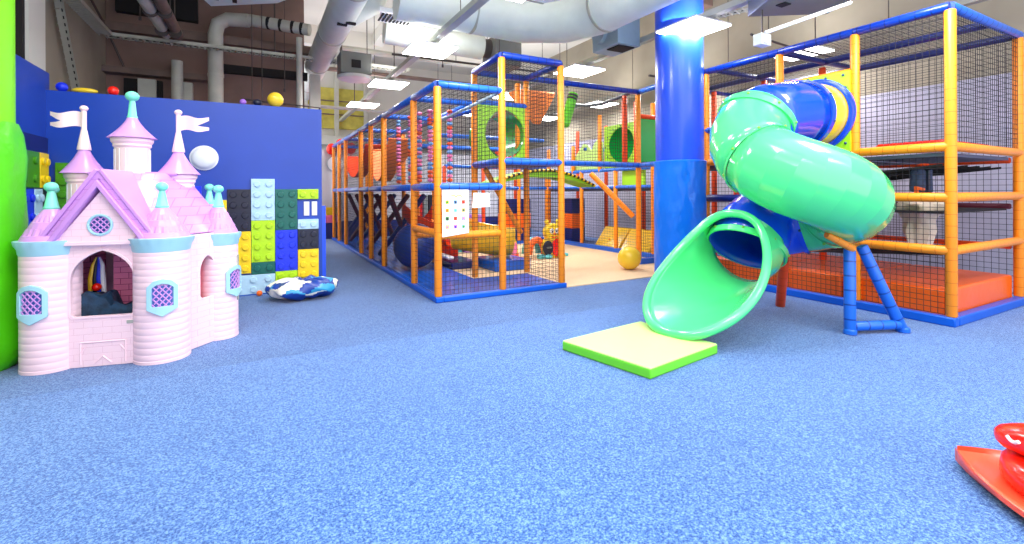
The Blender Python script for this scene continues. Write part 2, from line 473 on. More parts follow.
B('wall_block', 5.75, 6.0, .9, 1.25, 'b_blue', 'dark blue wall block on the side board below the green one', 2, 2, None, 'x')
B('wall_block', 6.01, 6.2, .9, 1.25, 'b_pale', 'pale wall block on the side board behind the teal finial', 2, 2, None, 'x')
B('wall_block', 6.21, 6.36, .9, 1.25, 'b_black', 'black wall block on the side board beside the wall corner', 1, 2, None, 'x')
for i, (x, l) in enumerate(((.52, 'white switch plate on the blue wall, left of the pair'), (.61, 'white switch plate on the blue wall, right of the pair'))):
    r = thing('light_switch', (x+.03, 6.395, T-2.45*P), l, 'switch', 'light switches in the block mural')
    sp_ = MB().box((x, 6.385, T-2.65*P), (x+.062, 6.40, T-1.25*P)).build('switch_plate', 'white', r, bevel=.003)
    for k in range(2):
        under(MB().box((x+.012, 6.379, T-2.55*P+k*.082), (x+.05, 6.386, T-2.55*P+.066+k*.082)).build('rocker', 'lilac', r, bevel=.002), sp_)
# round white wall lamp
r = thing('wall_lamp', (-.515, 6.40, 1.48), 'round white domed lamp on the blue wall right of the castle', 'lamp')
s = MB().lathe([(.135, 0), (.14, .015), (.125, .022)], n=40); s.v = [(-.515+a, 6.40-h, 1.6+b) for a, b, h in s.v]; s.build('rim', 'lilac', r, smooth=True)
s = MB().lathe([(.128, .018), (.12, .04), (.09, .062), (.045, .074), (.001, .078)], n=40); s.v = [(-.515+a, 6.40-h, 1.6+b) for a, b, h in s.v]; s.build('diffuser', 'lilac', r, smooth=True)

# ---- soft play blocks on the far partition
for i, (z0, m, l) in enumerate(((.86-.24, 'b_yellow', 'yellow block on the far partition above the pink one'), (.62-.2, 'b_pink', 'pink block on the far partition below the yellow one'))):
    t = MB().box((1.35, 13.04, z0), (1.85, 13.1, z0+.2))
    for k in range(4):
        for j in range(2):
            t.box((1.38+k*.12, 13.02, z0+.02+j*.1), (1.44+k*.12, 13.04, z0+.08+j*.1))
    tag(t.build('wall_block', m, bevel=.005), l, 'wall block')
r = thing('wall_lamp', (1.83, 13.1, 1.75), 'round white lamp on the far partition beside the play frame', 'lamp')
s = MB().lathe([(.2, 0), (.2, .04), (.1, .07), (.001, .08)], n=30); s.v = [(1.83+a, 13.1-h, 1.95+b) for a, b, h in s.v]; s.build('diffuser', 'lilac', r, smooth=True)
s = MB().lathe([(.215, 0), (.215, .03), (.19, .035)], n=30); s.v = [(1.83+a, 13.1-h, 1.95+b) for a, b, h in s.v]; s.build('rim', 'ductblue', r, smooth=True)
for i, (x, z, l) in enumerate(((1.72, 2.42, 'red balloon at the far partition, lowest of the bunch'), (1.95, 2.55, 'red balloon at the far partition, highest of the bunch'), (2.2, 2.46, 'red balloon at the far partition, nearest the frame'))):
    t = MB().sphere((x, 12.98, z-.1), .13, sc=(1, .9, 1.15)).lathe([(.001, -.01), (.02, -.02), (.001, .02)], (x, 12.98, z-.27), 8)
    tag(t.build('balloon', 'red', smooth=True), l, 'balloon', 'red balloons at the far partition')

# ---- balls lying on top of the blue board
for x, m, l, rad in ((.213, 'ballyellow', 'yellow ball resting on top of the blue wall, right side', .09), (-1.33, 'red', 'small red ball on top of the blue wall beside the teal finial', .05),
                     (-1.74, 'b_blue', 'small blue ball on top of the blue wall near the corner', .05), (-.13, 'b_purple', 'tiny purple ball on top of the blue wall', .035)):
    tag(MB().sphere((x, 6.45, 2.243+rad), rad).build('ball', m, smooth=True), l, 'ball')
t = MB().sphere((-1.56, 6.45, 2.243+.03), .03, sc=(3.6, 1.3, 1))
tag(t.build('cushion', 'ballyellow', smooth=True), 'flat yellow cushion lying on top of the blue wall', 'cushion')
tag(MB().sphere((.02, 6.45, 2.243+.04), .04, sc=(1.2, 1, 1)).build('ball', 'b_black', smooth=True), 'tiny black ball on top of the blue wall', 'ball')

# ================================================================ CEILING SERVICES
# lamp panels hung from trunking, three rows
rows = ((2.17, (4.05, 6.45, 8.85, 11.2), 'left'), (4.76, (1.75, 4.1, 6.45, 8.8, 11.2), 'middle'), (7.0, (4.1, 6.4, 8.7, 11.0), 'right'))
NM = ['nearest', 'second', 'third', 'fourth', 'fifth']
LAMPS = []
for x, ys, rn in rows:
    r = thing('lamp_trunking', (x, 5, 3.26), 'grey metal trunking carrying the %s row of square lamps' % rn, 'trunking', 'lamp trunking rails')
    MB().box((x-.05, 1.0, 3.26), (x+.05, 14.5, 3.33)).build('rail', 'tray', r)
    for y in (3, 5.3, 7.6, 10, 12.3): MB().tube([(x, y, 3.33), (x, y, 5.2)], .006, 6).build('hanger', 'rod', r)
    for i, y in enumerate(ys):
        h = thing('ceiling_lamp', (x, y, 3.19), 'square white lamp panel, %s in the %s row' % (NM[i], rn), 'lamp', 'square ceiling lamps')
        h_ = .31
        hs = MB().box((x-h_, y-h_, 3.205), (x+h_, y+h_, 3.225)).build('housing', 'white', h)
        under(MB().box((x-h_+.004, y-h_+.004, 3.19), (x+h_-.004, y+h_-.004, 3.206)).build('diffuser', 'glow', h), hs)
        MB().box((x-.04, y-.1, 3.225), (x+.04, y+.1, 3.26)).build('mount', 'tray', h)
        LAMPS.append((x, y))

def duct_thing(name, label, cat='duct', grp=None, loc=(0, 0, 0)): return thing(name, loc, label, cat, grp)
# long round duct running away on the left
r = thing('air_duct', (1.08, 8, 3.7), 'long white round duct running away above the blue wall', 'duct')
MB().tube([(1.08, 4.4, 3.75), (1.08, 13.2, 3.75)], .21, 28).build('duct_run', 'duct', r, smooth=True)
for y in (6, 8, 10, 12): MB().tube([(1.08, y-.02, 3.75), (1.08, y+.02, 3.75)], .22, 28).build('collar', 'tray', r, smooth=True)
MB().tube([(1.2, 7.2, 3.75), (1.5, 6.9, 3.9), (1.62, 6.7, 4.3)], .15, 20).build('branch', 'duct', r, smooth=True)
for k in range(2): MB().box((1.0+k*.1, 6.9-.1*k, 3.525), (1.13+k*.1, 6.96-.1*k, 3.55)).build('slot', 'dark', r)
# large L-shaped round duct
r = thing('air_duct', (3.2, 5.4, 3.45), 'big pale green round duct bending across the ceiling', 'duct')
MB().tube([(1.6, 6.05, 3.72), (2.6, 5.98, 3.68), (3.3, 5.8, 3.6), (3.75, 5.4, 3.55), (3.95, 4.9, 3.55), (4.05, 2.2, 3.6)], .3, 32).build('duct_run', 'duct', r, smooth=True)
for p, q in (((2.58, 5.98, 3.68), (2.62, 5.98, 3.68)), ((3.95, 4.8, 3.55), (3.952, 4.76, 3.55))): MB().tube([p, q], .31, 32).build('collar', 'tray', r, smooth=True)
# small duct with grey fan box
r = thing('fan_unit', (3.5, 7.0, 3.25), 'grey box fan on the end of the small white duct behind the tower', 'fan')
MB().tube([(1.7, 7.15, 3.62), (3.25, 7.05, 3.55)], .19, 24).build('inlet_duct', 'duct', r, smooth=True)
MB().tube([(3.2, 7.05, 3.55), (3.4, 7.05, 3.55)], .15, 24).build('flexible_joint', 'rod', r, smooth=True)
MB().box((3.38, 6.8, 3.25), (3.86, 7.3, 3.72)).build('casing', 'ductgrey', r, bevel=.01)
r = thing('fan_unit', (4.5, 5.0, 3.15), 'grey blue fan box with dark grille left of the blue pillar', 'fan')
MB().box((4.3, 4.95, 3.2), (4.7, 5.5, 3.62)).build('casing', 'ductblue', r, bevel=.01)
MB().box((4.36, 5.0, 3.185), (4.64, 5.25, 3.202)).build('grille', 'dark', r)
MB().tube([(4.24, 5.3, 3.42), (4.32, 5.3, 3.42)], .14, 24).build('inlet_duct', 'ductblue', r, smooth=True)
# cassette fan coil
r = thing('ceiling_heater', (1.6, 8.9, 3.3), 'grey boxed heater with a dark opening hung above the blue wall end', 'heater')
MB().box((1.32, 8.75, 3.32), (1.85, 9.2, 3.7)).build('casing', 'ductgrey', r, bevel=.01)
MB().box((1.5, 8.735, 3.42), (1.66, 8.752, 3.56)).build('opening', 'dark', r)
MB().lathe([(.3, 0), (.32, .05), (.2, .06)], (1.6, 8.95, 3.25), 28).build('drip_tray', 'duct', r, smooth=True)
for x in (1.36, 1.8): MB().tube([(x, 8.9, 3.7), (x, 8.9, 5.2)], .008, 6).build('hanger', 'rod', r)
# white grille boxes
r = thing('air_grille', (1.9, 6.5, 3.6), 'white slatted air grille box under the ceiling', 'vent')
MB().hexa([(1.45, 6.35, 3.6), (2.0, 6.35, 3.6), (2.1, 6.75, 3.6), (1.55, 6.75, 3.6), (1.45, 6.35, 3.66), (2.0, 6.35, 3.66), (2.1, 6.75, 3.8), (1.55, 6.75, 3.8)]).build('casing', 'white', r)
for k in range(9): MB().box((1.5+k*.05, 6.4, 3.588), (1.525+k*.05, 6.7, 3.601)).build('slat', 'dark', r)
r = thing('ceiling_box', (2.7, 4.6, 3.3), 'white suspended boxed duct at the top of the frame', 'duct')
MB().hexa([(2.2, 4.7, 3.42), (3.0, 4.75, 3.42), (3.35, 4.3, 3.42), (2.2, 3.9, 3.42), (2.2, 4.7, 3.7), (3.0, 4.75, 3.7), (3.35, 4.3, 3.7), (2.2, 3.9, 3.7)]).build('casing', 'white', r)
MB().box((2.2, 4.74, 3.415), (3.0, 4.77, 3.44)).build('flange', 'tray', r)
r = thing('ceiling_box', (-.4, 7, 3.5), 'wide pale duct with black straps at the top left', 'duct')
MB().hexa([(-.93, 5.9, 3.62), (.9, 5.6, 3.62), (.25, 6.75, 3.62), (-.5, 7.25, 3.62), (-.93, 5.9, 3.95), (.9, 5.6, 3.95), (.25, 6.75, 3.95), (-.5, 7.25, 3.95)]).build('casing', 'duct', r)
for x in (-.75, -.45, -.25): MB().hexa([(x, 6.0, 3.605), (x+.05, 6.0, 3.605), (x+.05, 6.95, 3.605), (x, 6.95, 3.605), (x, 6.0, 3.625), (x+.05, 6.0, 3.625), (x+.05, 6.95, 3.625), (x, 6.95, 3.625)]).build('strap', 'dark', r)
r = thing('ceiling_box', (5, 3.1, 3.15), 'dark grey boxed duct at the top right of the pillar', 'duct')
MB().hexa([(4.3, 2.6, 3.1), (5.1, 2.3, 3.1), (5.45, 2.9, 3.1), (4.75, 3.35, 3.1), (4.3, 2.6, 3.4), (5.1, 2.3, 3.4), (5.45, 2.9, 3.4), (4.75, 3.35, 3.4)]).build('casing', 'ductgrey', r, bevel=.01)
MB().box((4.7, 2.9, 3.09), (4.8, 3.0, 3.1)).build('port', 'dark', r)
# insulated pipe with straps
r = thing('insulated_pipe', (0, 9, 4.0), 'white lagged pipe with black bands above the back wall', 'pipe')
MB().tube([(-.09, 9.4, 4.2), (.84, 9.0, 4.05)], .1, 18).build('pipe_run', 'pipe', r, smooth=True)
for t_ in (.3, .5, .7, .85):
    p = V((-.09, 9.4, 4.2)).lerp(V((.84, 9.0, 4.05)), t_); q = p+V((.05, -.018, -.004))
    MB().tube([p, q], .104, 18).build('band', 'dark', r, smooth=True)
r = thing('drain_pipe', (-.6, 9.6, 2.3), 'thick pale elbow pipe dropping behind the blue wall', 'pipe')
MB().tube([(-.6, 9.6, 0), (-.6, 9.6, 3.95), (-.56, 9.6, 4.12), (-.42, 9.6, 4.22), (-.1, 9.5, 4.22)], .115, 22).build('pipe_run', 'pipe', r, smooth=True)
for z in (2.5, 3.2): MB().tube([(-.6, 9.6, z), (-.6, 9.6, z+.05)], .125, 22).build('collar', 'pipe', r, smooth=True)
r = thing('vertical_pipe', (-1.15, 9.8, 2), 'brownish vertical pipe on the back wall left of the elbow pipe', 'pipe')
MB().tube([(-1.17, 9.8, 0), (-1.17, 9.8, 3.45)], .085, 18).build('pipe_run', 'pipe', r, smooth=True)
MB().tube([(-1.17, 9.8, 2.7), (-1.17, 9.8, 2.76)], .1, 18).build('collar', 'pipebrown', r, smooth=True)
r = thing('vertical_pipe', (.72, 9.1, 2), 'thin grey vertical pipe left of the square white post', 'pipe')
MB().tube([(.68, 9.1, 0), (.68, 9.1, 3.92)], .05, 14).build('pipe_run', 'pipe', r, smooth=True)
MB().tube([(.68, 9.1, 2.25), (.68, 9.1, 2.42)], .06, 14).build('collar', 'rod', r, smooth=True)
sbox('trim_16', (.93, 9.95, 0), (1.12, 10.12, 3.5), 'pipe')
for dx, m, l in ((0, 'pipe', 'pale sloping pipe running away, left of the pair'), (.16, 'pipebrown', 'brownish sloping pipe running away, right of the pair')):
    r = thing('sloping_pipe', (-1.2+dx, 8, 3.6), l, 'pipe', 'paired sloping pipes')
    MB().tube([(-1.24+dx, 5.5, 3.6+dx*.3), (-1.24+dx, 9.2, 3.72)], .075, 16).build('pipe_run', m, r, smooth=True)
    for y in (6.9, 7.9, 8.8): MB().tube([(-1.24+dx, y, 3.66), (-1.24+dx, y+.03, 3.66)], .088, 16).build('clamp', 'rod', r, smooth=True); MB().tube([(-1.24+dx, y+.015, 3.72), (-1.24+dx, y+.015, 5.2)], .008, 6).build('hanger', 'rod', r)
# perforated cable trays
def tray(pts, w, label, up=(0, 0, 1)):
    r = thing('cable_tray', pts[0], label, 'cable tray')
    for a, b in zip(pts[:-1], pts[1:]):
        a = V(a); b = V(b); d = (b-a); l = d.length; d.normalize(); sd = d.cross(V(up)).normalized()*w/2; u = V(up)*.05
        t = MB()
        for s_ in (-1, 1):
            t.prism([a+sd*s_, b+sd*s_, b+sd*s_+u, a+sd*s_+u], sd.normalized()*.008)
        n = int(l/.09)
        for i in range(n): t.wire(a+d*(i*.09)-sd, a+d*(i*.09)+sd, .02)
        t.cur = 1
        for i in range(n): t.box_ = None; c = a+d*(i*.09+.045)-sd*1.01+u*.5; t.wire(c-d*.02, c+d*.02, .022)
        t.build('ladder_run', ['tray', 'dark'], r)
    return r
r = tray([(-2.0, 5.0, 3.6), (-2.0, 9.3, 3.6), (2.7, 9.3, 3.6)], .16, 'perforated cable tray turning the corner above the blue wall')
for x in (-1.2, .3, 1.4, 2.4): MB().tube([(x, 9.3, 3.6), (x, 9.3, 5.2)], .012, 6).build('hanger', 'rod', r)
tray([(-2.145, 7.5, 4.2), (-2.145, 7.8, 3.5), (-2.145, 8.45, 2.5)], .14, 'dark perforated tray slanting down the left wall', up=(1, 0, 0))
tray([(5.25, 4.9, 3.55), (5.72, 3.3, 3.5), (6.4, 1.6, 3.5)], .2, 'perforated cable tray running past the blue pillar')
# square conduit run at the left wall corner
r = thing('wall_conduit', (-2, 9, 3), 'thin brown conduit crossing the left wall to the corner', 'pipe')
MB().tube([(-2.15, 8.0, 4.35), (-2.15, 9.9, 3.95), (-1.9, 10.0, 3.25)], .018, 8).build('conduit_run', 'rod', r, smooth=True)
# thin sprinkler lines and rods
def rodline(pts, label, rad=.014, m='rod', nm='sprinkler_pipe', drops=(), cat='pipe'):
    r = thing(nm, pts[0], label, cat)
    MB().tube(pts, rad, 8).build('pipe_run', m, r, smooth=True)
    for p in drops: MB().tube([p, (p[0], p[1], 5.2)], .006, 6).build('hanger', 'rod', r)
    return r
rodline([(2.0, 7.9, 3.5), (5.1, 7.6, 3.45), (5.1, 5.2, 3.45)], 'thin dark pipe crossing under the ducts behind the tower', .02, 'rod', drops=((3.1, 7.8, 3.5), (4.2, 7.7, 3.47)))
rodline([(1.0, 12.4, 3.3), (5.6, 12.4, 3.3)], 'pale pipe across the far end', .04, 'pipe', drops=((2.2, 12.4, 3.3), (4.4, 12.4, 3.3)))
rodline([(1.2, 11, 3.9), (6.5, 11, 3.9)], 'pinkish brown pipe across the far ceiling', .05, 'pipebrown')
rodline([(1.2, 10, 4.1), (6.5, 10, 4.1)], 'white pipe across the far ceiling', .06, 'pipe')
rodline([(-.2, 9.0, 2.75), (1.0, 9.0, 2.7), (1.0, 9.0, 0)], 'dark thin pipe dropping behind the right end of the blue wall', .02)
rodline([(4.27, 2.83, 2.70), (4.98, 2.44, 2.98)], 'white diagonal rod above the right play frame', .018, 'white')
rodline([(5.4, 5.5, 3.0), (6.6, 5.5, 3.02), (6.6, 5.5, 3.35)], 'thin brown conduit right of the pillar', .018, drops=((6.0, 5.5, 3.02),))
rodline([(5.45, 3.8, 3.15), (6.3, 3.8, 3.1), (7.5, 3.8, 3.1)], 'thin conduit crossing above the slide', .015, drops=((5.8, 3.8, 3.15),))
for i, (x, y, z) in enumerate(((3.4, 6.7, 3.4), (4.75, 7.0, 3.3), (5.6, 8.0, 3.35), (3.0, 8.2, 3.5), (.1, 9.2, 2.6), (-.05, 9.2, 2.6), (.45, 9.2, 3.0), (-1.5, 8.8, 3.8), (5.7, 5.0, 3.2), (6.3, 3.5, 3.1))):
    t = MB().tube([(x, y, z), (x, y, 5.19)], .007, 6).tube([(x, y, z-.03), (x, y, z+.02)], .02, 8)
    l = ('thin dark hanging rod ' + ['above the tower', 'above the court', 'far above the court', 'behind the tower top', 'behind the blue wall end, longer', 'behind the blue wall end, beside the longer', 'right of the elbow pipe', 'by the upper left pipes', 'just right of the pillar', 'above the slide'][i])
    tag(t.build('hanging_rod', 'rod', smooth=True), l, 'rod', 'hanging rods')
r = thing('junction_box', (4.7, 3.2, 2.75), 'small cream junction box above the slide', 'box')
MB().box((4.62, 3.1, 2.72), (4.78, 3.2, 2.84)).build('casing', 'duct', r, bevel=.006)
MB().box((4.64, 3.085, 2.735), (4.7, 3.101, 2.825)).build('cover', 'white', r, bevel=.003)
MB().tube([(4.7, 3.15, 2.84), (4.7, 3.15, 5.2)], .008, 6).build('hanger', 'rod', r)

# lights: lamp panels, added uplights and fill lamps, world light through the front left open
for i, (x, y) in enumerate(LAMPS):
    l = bpy.data.lights.new('panel_or_fill_light', 'AREA'); l.energy = 26; l.size = .56; l.color = (1, .985, .96)
    lo = bpy.data.objects.new('panel_or_fill_light', l); C.objects.link(lo); lo.location = (x, y, 3.18)
for i, (x, y) in enumerate(LAMPS):  # uplights added to brighten the ceiling; the panels themselves only face down
    l = bpy.data.lights.new('added_uplight', 'AREA'); l.energy = 26*0.5; l.size = .56; l.color = (1, .985, .96)
    lo = bpy.data.objects.new('added_uplight', l); C.objects.link(lo); lo.location = (x, y, 3.34); lo.rotation_euler = (PI, 0, 0)
for x, y in ((-.4, 4.0), (-.4, 1.75), (2.17, 1.75), (2.17, -.6), (-.4, -.6), (4.76, -.6)):  # six unseen fill lamps added near the camera, with glowing panels made for them
    l = bpy.data.lights.new('panel_or_fill_light', 'AREA'); l.energy = 26; l.size = .56
    lo = bpy.data.objects.new('panel_or_fill_light', l); C.objects.link(lo); lo.location = (x, y, 4.3)
    sbox('fill_light_panel', (x-.3, y-.3, 4.31), (x+.3, y+.3, 4.34), 'glow')
w = bpy.data.worlds.new('world'); bpy.context.scene.world = w; w.use_nodes = True
w.node_tree.nodes['Background'].inputs[0].default_value = (.97, .98, 1, 1)
w.node_tree.nodes['Background'].inputs[1].default_value = 1.7
# ================================================================ SOFT PLAY FRAMES
R_ = .042
def post(p, z1, root, z0=.06, m='orange', name='post'): return bar(name, (p[0], p[1], z0), (p[0], p[1], z1), R_, m, root)
def beam(p, q, root, m='bluefoam', r=.042): return bar('beam', p, q, r, m, root)

# ---- long two-level frame on the left with the corner tower
LX, LY = 1.745, 4.945
r = LF = thing('climbing_structure', (2.5, 8, 0), 'long two-level climbing frame of orange posts and black netting', 'climbing frame')
# floor tray: vinyl kerb and floor pads
MB().box((1.70, 4.89, 0), (1.79, 12.9, .06)).build('kerb', 'kerb', r, bevel=.012)
MB().box((1.79, 4.89, 0), (3.41, 4.98, .06)).build('kerb', 'kerb', r, bevel=.012)
for x0, x1, y0, y1 in ((1.79, 3.38, 4.98, 5.84), (1.79, 2.56, 5.85, 7.4), (1.79, 2.56, 7.41, 12.9)):
    MB().box((x0, y0, 0), (x1, y1, .045)).build('floor_pad', 'bluemat', r, bevel=.01)
Z2 = 2.38; ZM = 1.26
ys = [4.945, 5.83, 7.41, 8.36, 9.24, 10.94, 11.9, 12.77]
for y in ys: post((LX, y), Z2-.03, r)
for x, y in ((2.56, 7.41), (2.56, 9.24), (2.56, 10.94), (2.56, 12.77), (2.56, 8.36)): post((x, y), Z2-.03, r)
for x in (1.745,):
    for a, b in zip(ys[:-1], ys[1:]):
        beam((x, a, Z2), (x, b, Z2), r); beam((x, a, ZM), (x, b, ZM), r)
for y0, y1 in ((5.83, 7.41), (7.41, 9.24), (9.24, 10.94), (10.94, 12.77)):
    beam((2.56, y0, Z2), (2.56, y1, Z2), r); beam((2.56, y0, ZM), (2.56, y1, ZM), r)
for y in (4.945, 5.83, 7.41, 9.24, 10.94, 12.77):
    beam((LX, y, Z2), (2.53, y, Z2), r); beam((LX, y, ZM), (2.53, y, ZM), r)
beam((LX, 4.945, .72), (2.5, 4.945, .72), r, 'orange'); beam((LX, 5.83, .66), (2.5, 5.83, .66), r, 'orange')
beam((LX, 4.945, .75), (LX, 5.83, .75), r, 'orange'); beam((2.5, 7.41, .72), (3.2, 7.41, .72), r, 'orange')
# upper deck
MB().box((1.79, 7.45, ZM-.02), (2.52, 12.75, ZM+.02)).build('deck', 'deck', r)
# nets on the long side and the front
for a, b in zip(ys[:-1], ys[1:]):
    net('net', (LX, a+.04, .07), (0, b-a-.08, 0), (0, 0, ZM-.13), r)
    net('net', (LX, a+.04, ZM+.05), (0, b-a-.08, 0), (0, 0, Z2-ZM-.1), r)
net('net', (LX+.04, 4.945, .07), (.73, 0, 0), (0, 0, ZM-.13), r); net('net', (LX+.04, 4.945, ZM+.05), (.73, 0, 0), (0, 0, Z2-ZM-.1), r)
net('net', (2.56, 5.9, ZM+.05), (0, 6.8, 0), (0, 0, Z2-ZM-.1), r, sp=.07)
net('net', (LX, 4.99, Z2), (.78, 0, 0), (0, 7.7, 0), r, sp=.08)

# tower: three levels
TZ = 2.80; DZ = 1.56
tw = {'a': (2.535, 4.945), 'b': (3.365, 4.945), 'c': (2.575, 5.83), 'd': (3.375, 5.83)}
for k, p in tw.items(): post(p, TZ-.03, r)
post((3.31, 5.95), TZ-.05, r, z0=DZ)
def ring(z, root, sides='abdc', m='bluefoam'):
    o = [tw[s] for s in sides]
    for i in range(4):
        p, q = o[i], o[(i+1) % 4]; beam((*p, z), (*q, z), root, m)
DB = 'deepblue'
ring(TZ, r, m=DB); ring(DZ, r)
beam((2.575, 5.83, 2.4), (3.375, 5.83, 2.4), r)
MB().box((2.57, 4.98, DZ-.03), (3.34, 5.8, DZ+.02)).build('deck', 'deck', r)
net('net', (2.575, 4.945, .07), (.76, 0, 0), (0, 0, DZ-.12), r); net('net', (2.575, 4.945, DZ+.05), (.76, 0, 0), (0, 0, TZ-DZ-.1), r)
net('net', (2.54, 4.99, DZ+.05), (0, .8, 0), (0, 0, TZ-DZ-.1), r)
net('net', (3.37, 4.99, DZ+.05), (0, .8, 0), (0, 0, TZ-DZ-.1), r); net('net', (3.37, 4.99, .07), (0, .8, 0), (0, 0, DZ-.12), r)
net('net', (2.575, 4.99, TZ), (.76, 0, 0), (0, .8, 0), r)
# lime panel with a round crawl hole
def circ(cx, cy, rx, ry=None, n=40, a0=0): ry = ry or rx; return [(cx+rx*math.cos(2*PI*i/n+a0), cy+ry*math.sin(2*PI*i/n+a0)) for i in range(n)]
HP = MB().holed([(2.6, DZ+.04), (3.33, DZ+.04), (3.33, 2.37), (2.6, 2.37)], [circ(3.02, 1.985, .3, .34)], lambda x, y, t: (x, 5.79+t, y), .03).build('hole_panel', 'lime', r)
t = MB()
s = MB().tube([(3.02, 5.8, 1.985), (3.02, 6.35, 1.985)], .305, 32, caps=False); s.build('crawl_tube', 'green', r, smooth=True)
bx_ = [(2.64, z) for z in (1.65, 1.9, 2.1, 2.3)]+[(3.29, z) for z in (1.65, 1.9, 2.1, 2.3)]+[(x, 2.33) for x in (2.8, 3.0, 3.2)]
for x, z in bx_: under(MB().sphere((x, 5.785, z), .012, 8, 6).build('bolt', 'bolt', r, smooth=True), HP)
# braces
bar('brace', (2.62, 5.6, 1.5), (3.3, 5.86, .62), .036, 'orange', r)
# red crossed cushioned struts inside the long frame
for i in range(5):
    y = 7.6+i*.95
    bar('cross_strut', (1.88, y, 1.15), (2.45, y+.75, .12), .045, 'maroon', r)
    bar('cross_strut', (2.45, y, 1.15), (1.88, y+.75, .12), .045, 'maroon' if i % 2 else 'navymat', r)
bar('rail', (2.1, 5.8, 2.12), (2.55, 5.0, 2.38), .02, 'ductblue', r)
bar('rail', (2.54, 5.84, 2.28), (2.54, 7.4, 2.36), .03, 'bluefoam', r)

# hanging strings of floats inside the upper level
rs = random.Random(4)
for i, (x, y, lab_) in enumerate(((1.92, 7.2, 'leftmost'), (1.97, 6.75, 'second from left'), (1.98, 6.35, 'third from left'), (2.05, 6.1, 'fourth from left'), (2.29, 6.0, 'rightmost'))):
    q = thing('float_string', (x, y, 1.32), 'string of pink blue and orange floats in the frame, '+lab_, 'float string', 'hanging float strings')
    MB().tube([(x, y, 1.33), (x, y, Z2-.02)], .005, 6).build('cord', 'rod', q)
    z = 1.36; k = 0
    while z < 2.28:
        c = ['s_pink', 's_orange', 's_blue', 's_pink', 's_pink'][rs.randrange(5)]
        MB().sphere((x, y, z), .033, 12, 8, sc=(1.25, 1.25, .8)).build('float', c, q, smooth=True); z += .054; k += 1
# orange fabric hammocks
def hammock(p, q, drop, w, m, label):
    p = V(p); q = V(q); h = thing('cloth_sling', ((p+q)/2), label, 'hammock'); n = 16; vs = []; fs = []
    sd = V((w, 0, 0))
    for i in range(n+1):
        t = i/n; c = p.lerp(q, t); c.z -= drop*math.sin(PI*t)**.8
        top = p.lerp(q, t)
        vs += [c-sd*0, c+sd*.35, top+sd]
    mb = MB()
    for i in range(n):
        for k in range(2):
            a = i*3+k; fs.append((a, a+1, a+4, a+3))
    o = len(vs); vs += [v+V((.0, 0, -.012)) for v in vs]
    fs += [tuple(j+o for j in reversed(f)) for f in fs]
    mb.add(vs, fs).build('cloth', m, h, smooth=True)
    for e in (p, q): bar('hem_bar', e, e+sd, .015, m, h)
    return h
hammock((1.85, 9.4, 2.12), (1.85, 11.8, 2.05), .55, .6, 'orangered', 'orange red sling hung in the far upper level')
hammock((1.85, 7.55, 2.05), (1.85, 9.1, 2.0), .62, .6, 'orangefab', 'pale orange sling hung in the middle of the upper level')

# big blue ball inside
tag(MB().sphere((2.12, 7.0, .06+.335), .335, 40, 28).build('exercise_ball', 'ballblue', smooth=True), 'large dark blue ball inside the long frame', 'ball')

# poster and paper on the front net
r = thing('rules_poster', (1.93, 4.9, .72), 'white poster with twelve little pictures tied to the front net', 'poster')
MB().hexa([(1.775, 4.885, .71), (2.085, 4.885, .745), (2.085, 4.893, .745), (1.775, 4.893, .71), (1.775, 4.885, 1.225), (2.085, 4.885, 1.225), (2.085, 4.893, 1.225), (1.775, 4.893, 1.225)]).build('board', 'paper', r)
cols = ['b_yellow', 's_blue', 's_orange', 'b_yellow', 'iceblue', 'slideyellow', 'b_green', 's_orange', 's_blue', 'b_yellow', 's_pink', 'iceblue']
cols2 = ['b_green', 'b_black', 'red', 'b_orange', 'b_cyan', 'b_teal', 'b_black', 'red', 's_pink', 's_pink', 'b_blue', 'b_green']
for i in range(12):
    cx = 1.83+(i % 3)*.095; cz = 1.09-(i//3)*.09
    mb = MB(); mb.prism([(cx+.028*math.cos(a*PI/2+.8), 4.884, cz+.028*math.sin(a*PI/2+.8)) for a in range(4)], (0, -.0015, 0))
    mb.cur = 1; mb.prism([(cx-.012+rs.random()*.01, 4.8825, cz-.018), (cx+.016, 4.8825, cz-.01), (cx+.01, 4.8825, cz+.012), (cx-.014, 4.8825, cz+.008)], (0, -.001, 0))
    mb.build('picture', [cols[i], cols2[i]], r)
t = MB()
for k in range(9): t.box((1.88+k*.014, 4.8825, 1.15+.008*math.sin(k*1.3)), (1.89+k*.014, 4.885, 1.168+.008*math.sin(k*1.3)))
t.build('heading', 'ballyellow', r)
t = MB()
for k in range(7): t.box((1.8+k*.038, 4.8835, 1.198), (1.826+k*.038, 4.885, 1.201))
for k in range(3): t.box((1.83+k*.03, 4.8835, .755), (1.85+k*.03, 4.885, .76))
t.build('text_lines', 'b_cyan', r)
t = MB().hexa([(2.13, 4.892, 1.02), (2.35, 4.892, 1.03), (2.35, 4.897, 1.03), (2.13, 4.897, 1.02), (2.145, 4.892, 1.19), (2.345, 4.892, 1.185), (2.345, 4.897, 1.185), (2.145, 4.897, 1.19)])
tag(t.build('paper_sheet', 'paper'), 'blank white paper sheet beside the picture poster', 'paper')

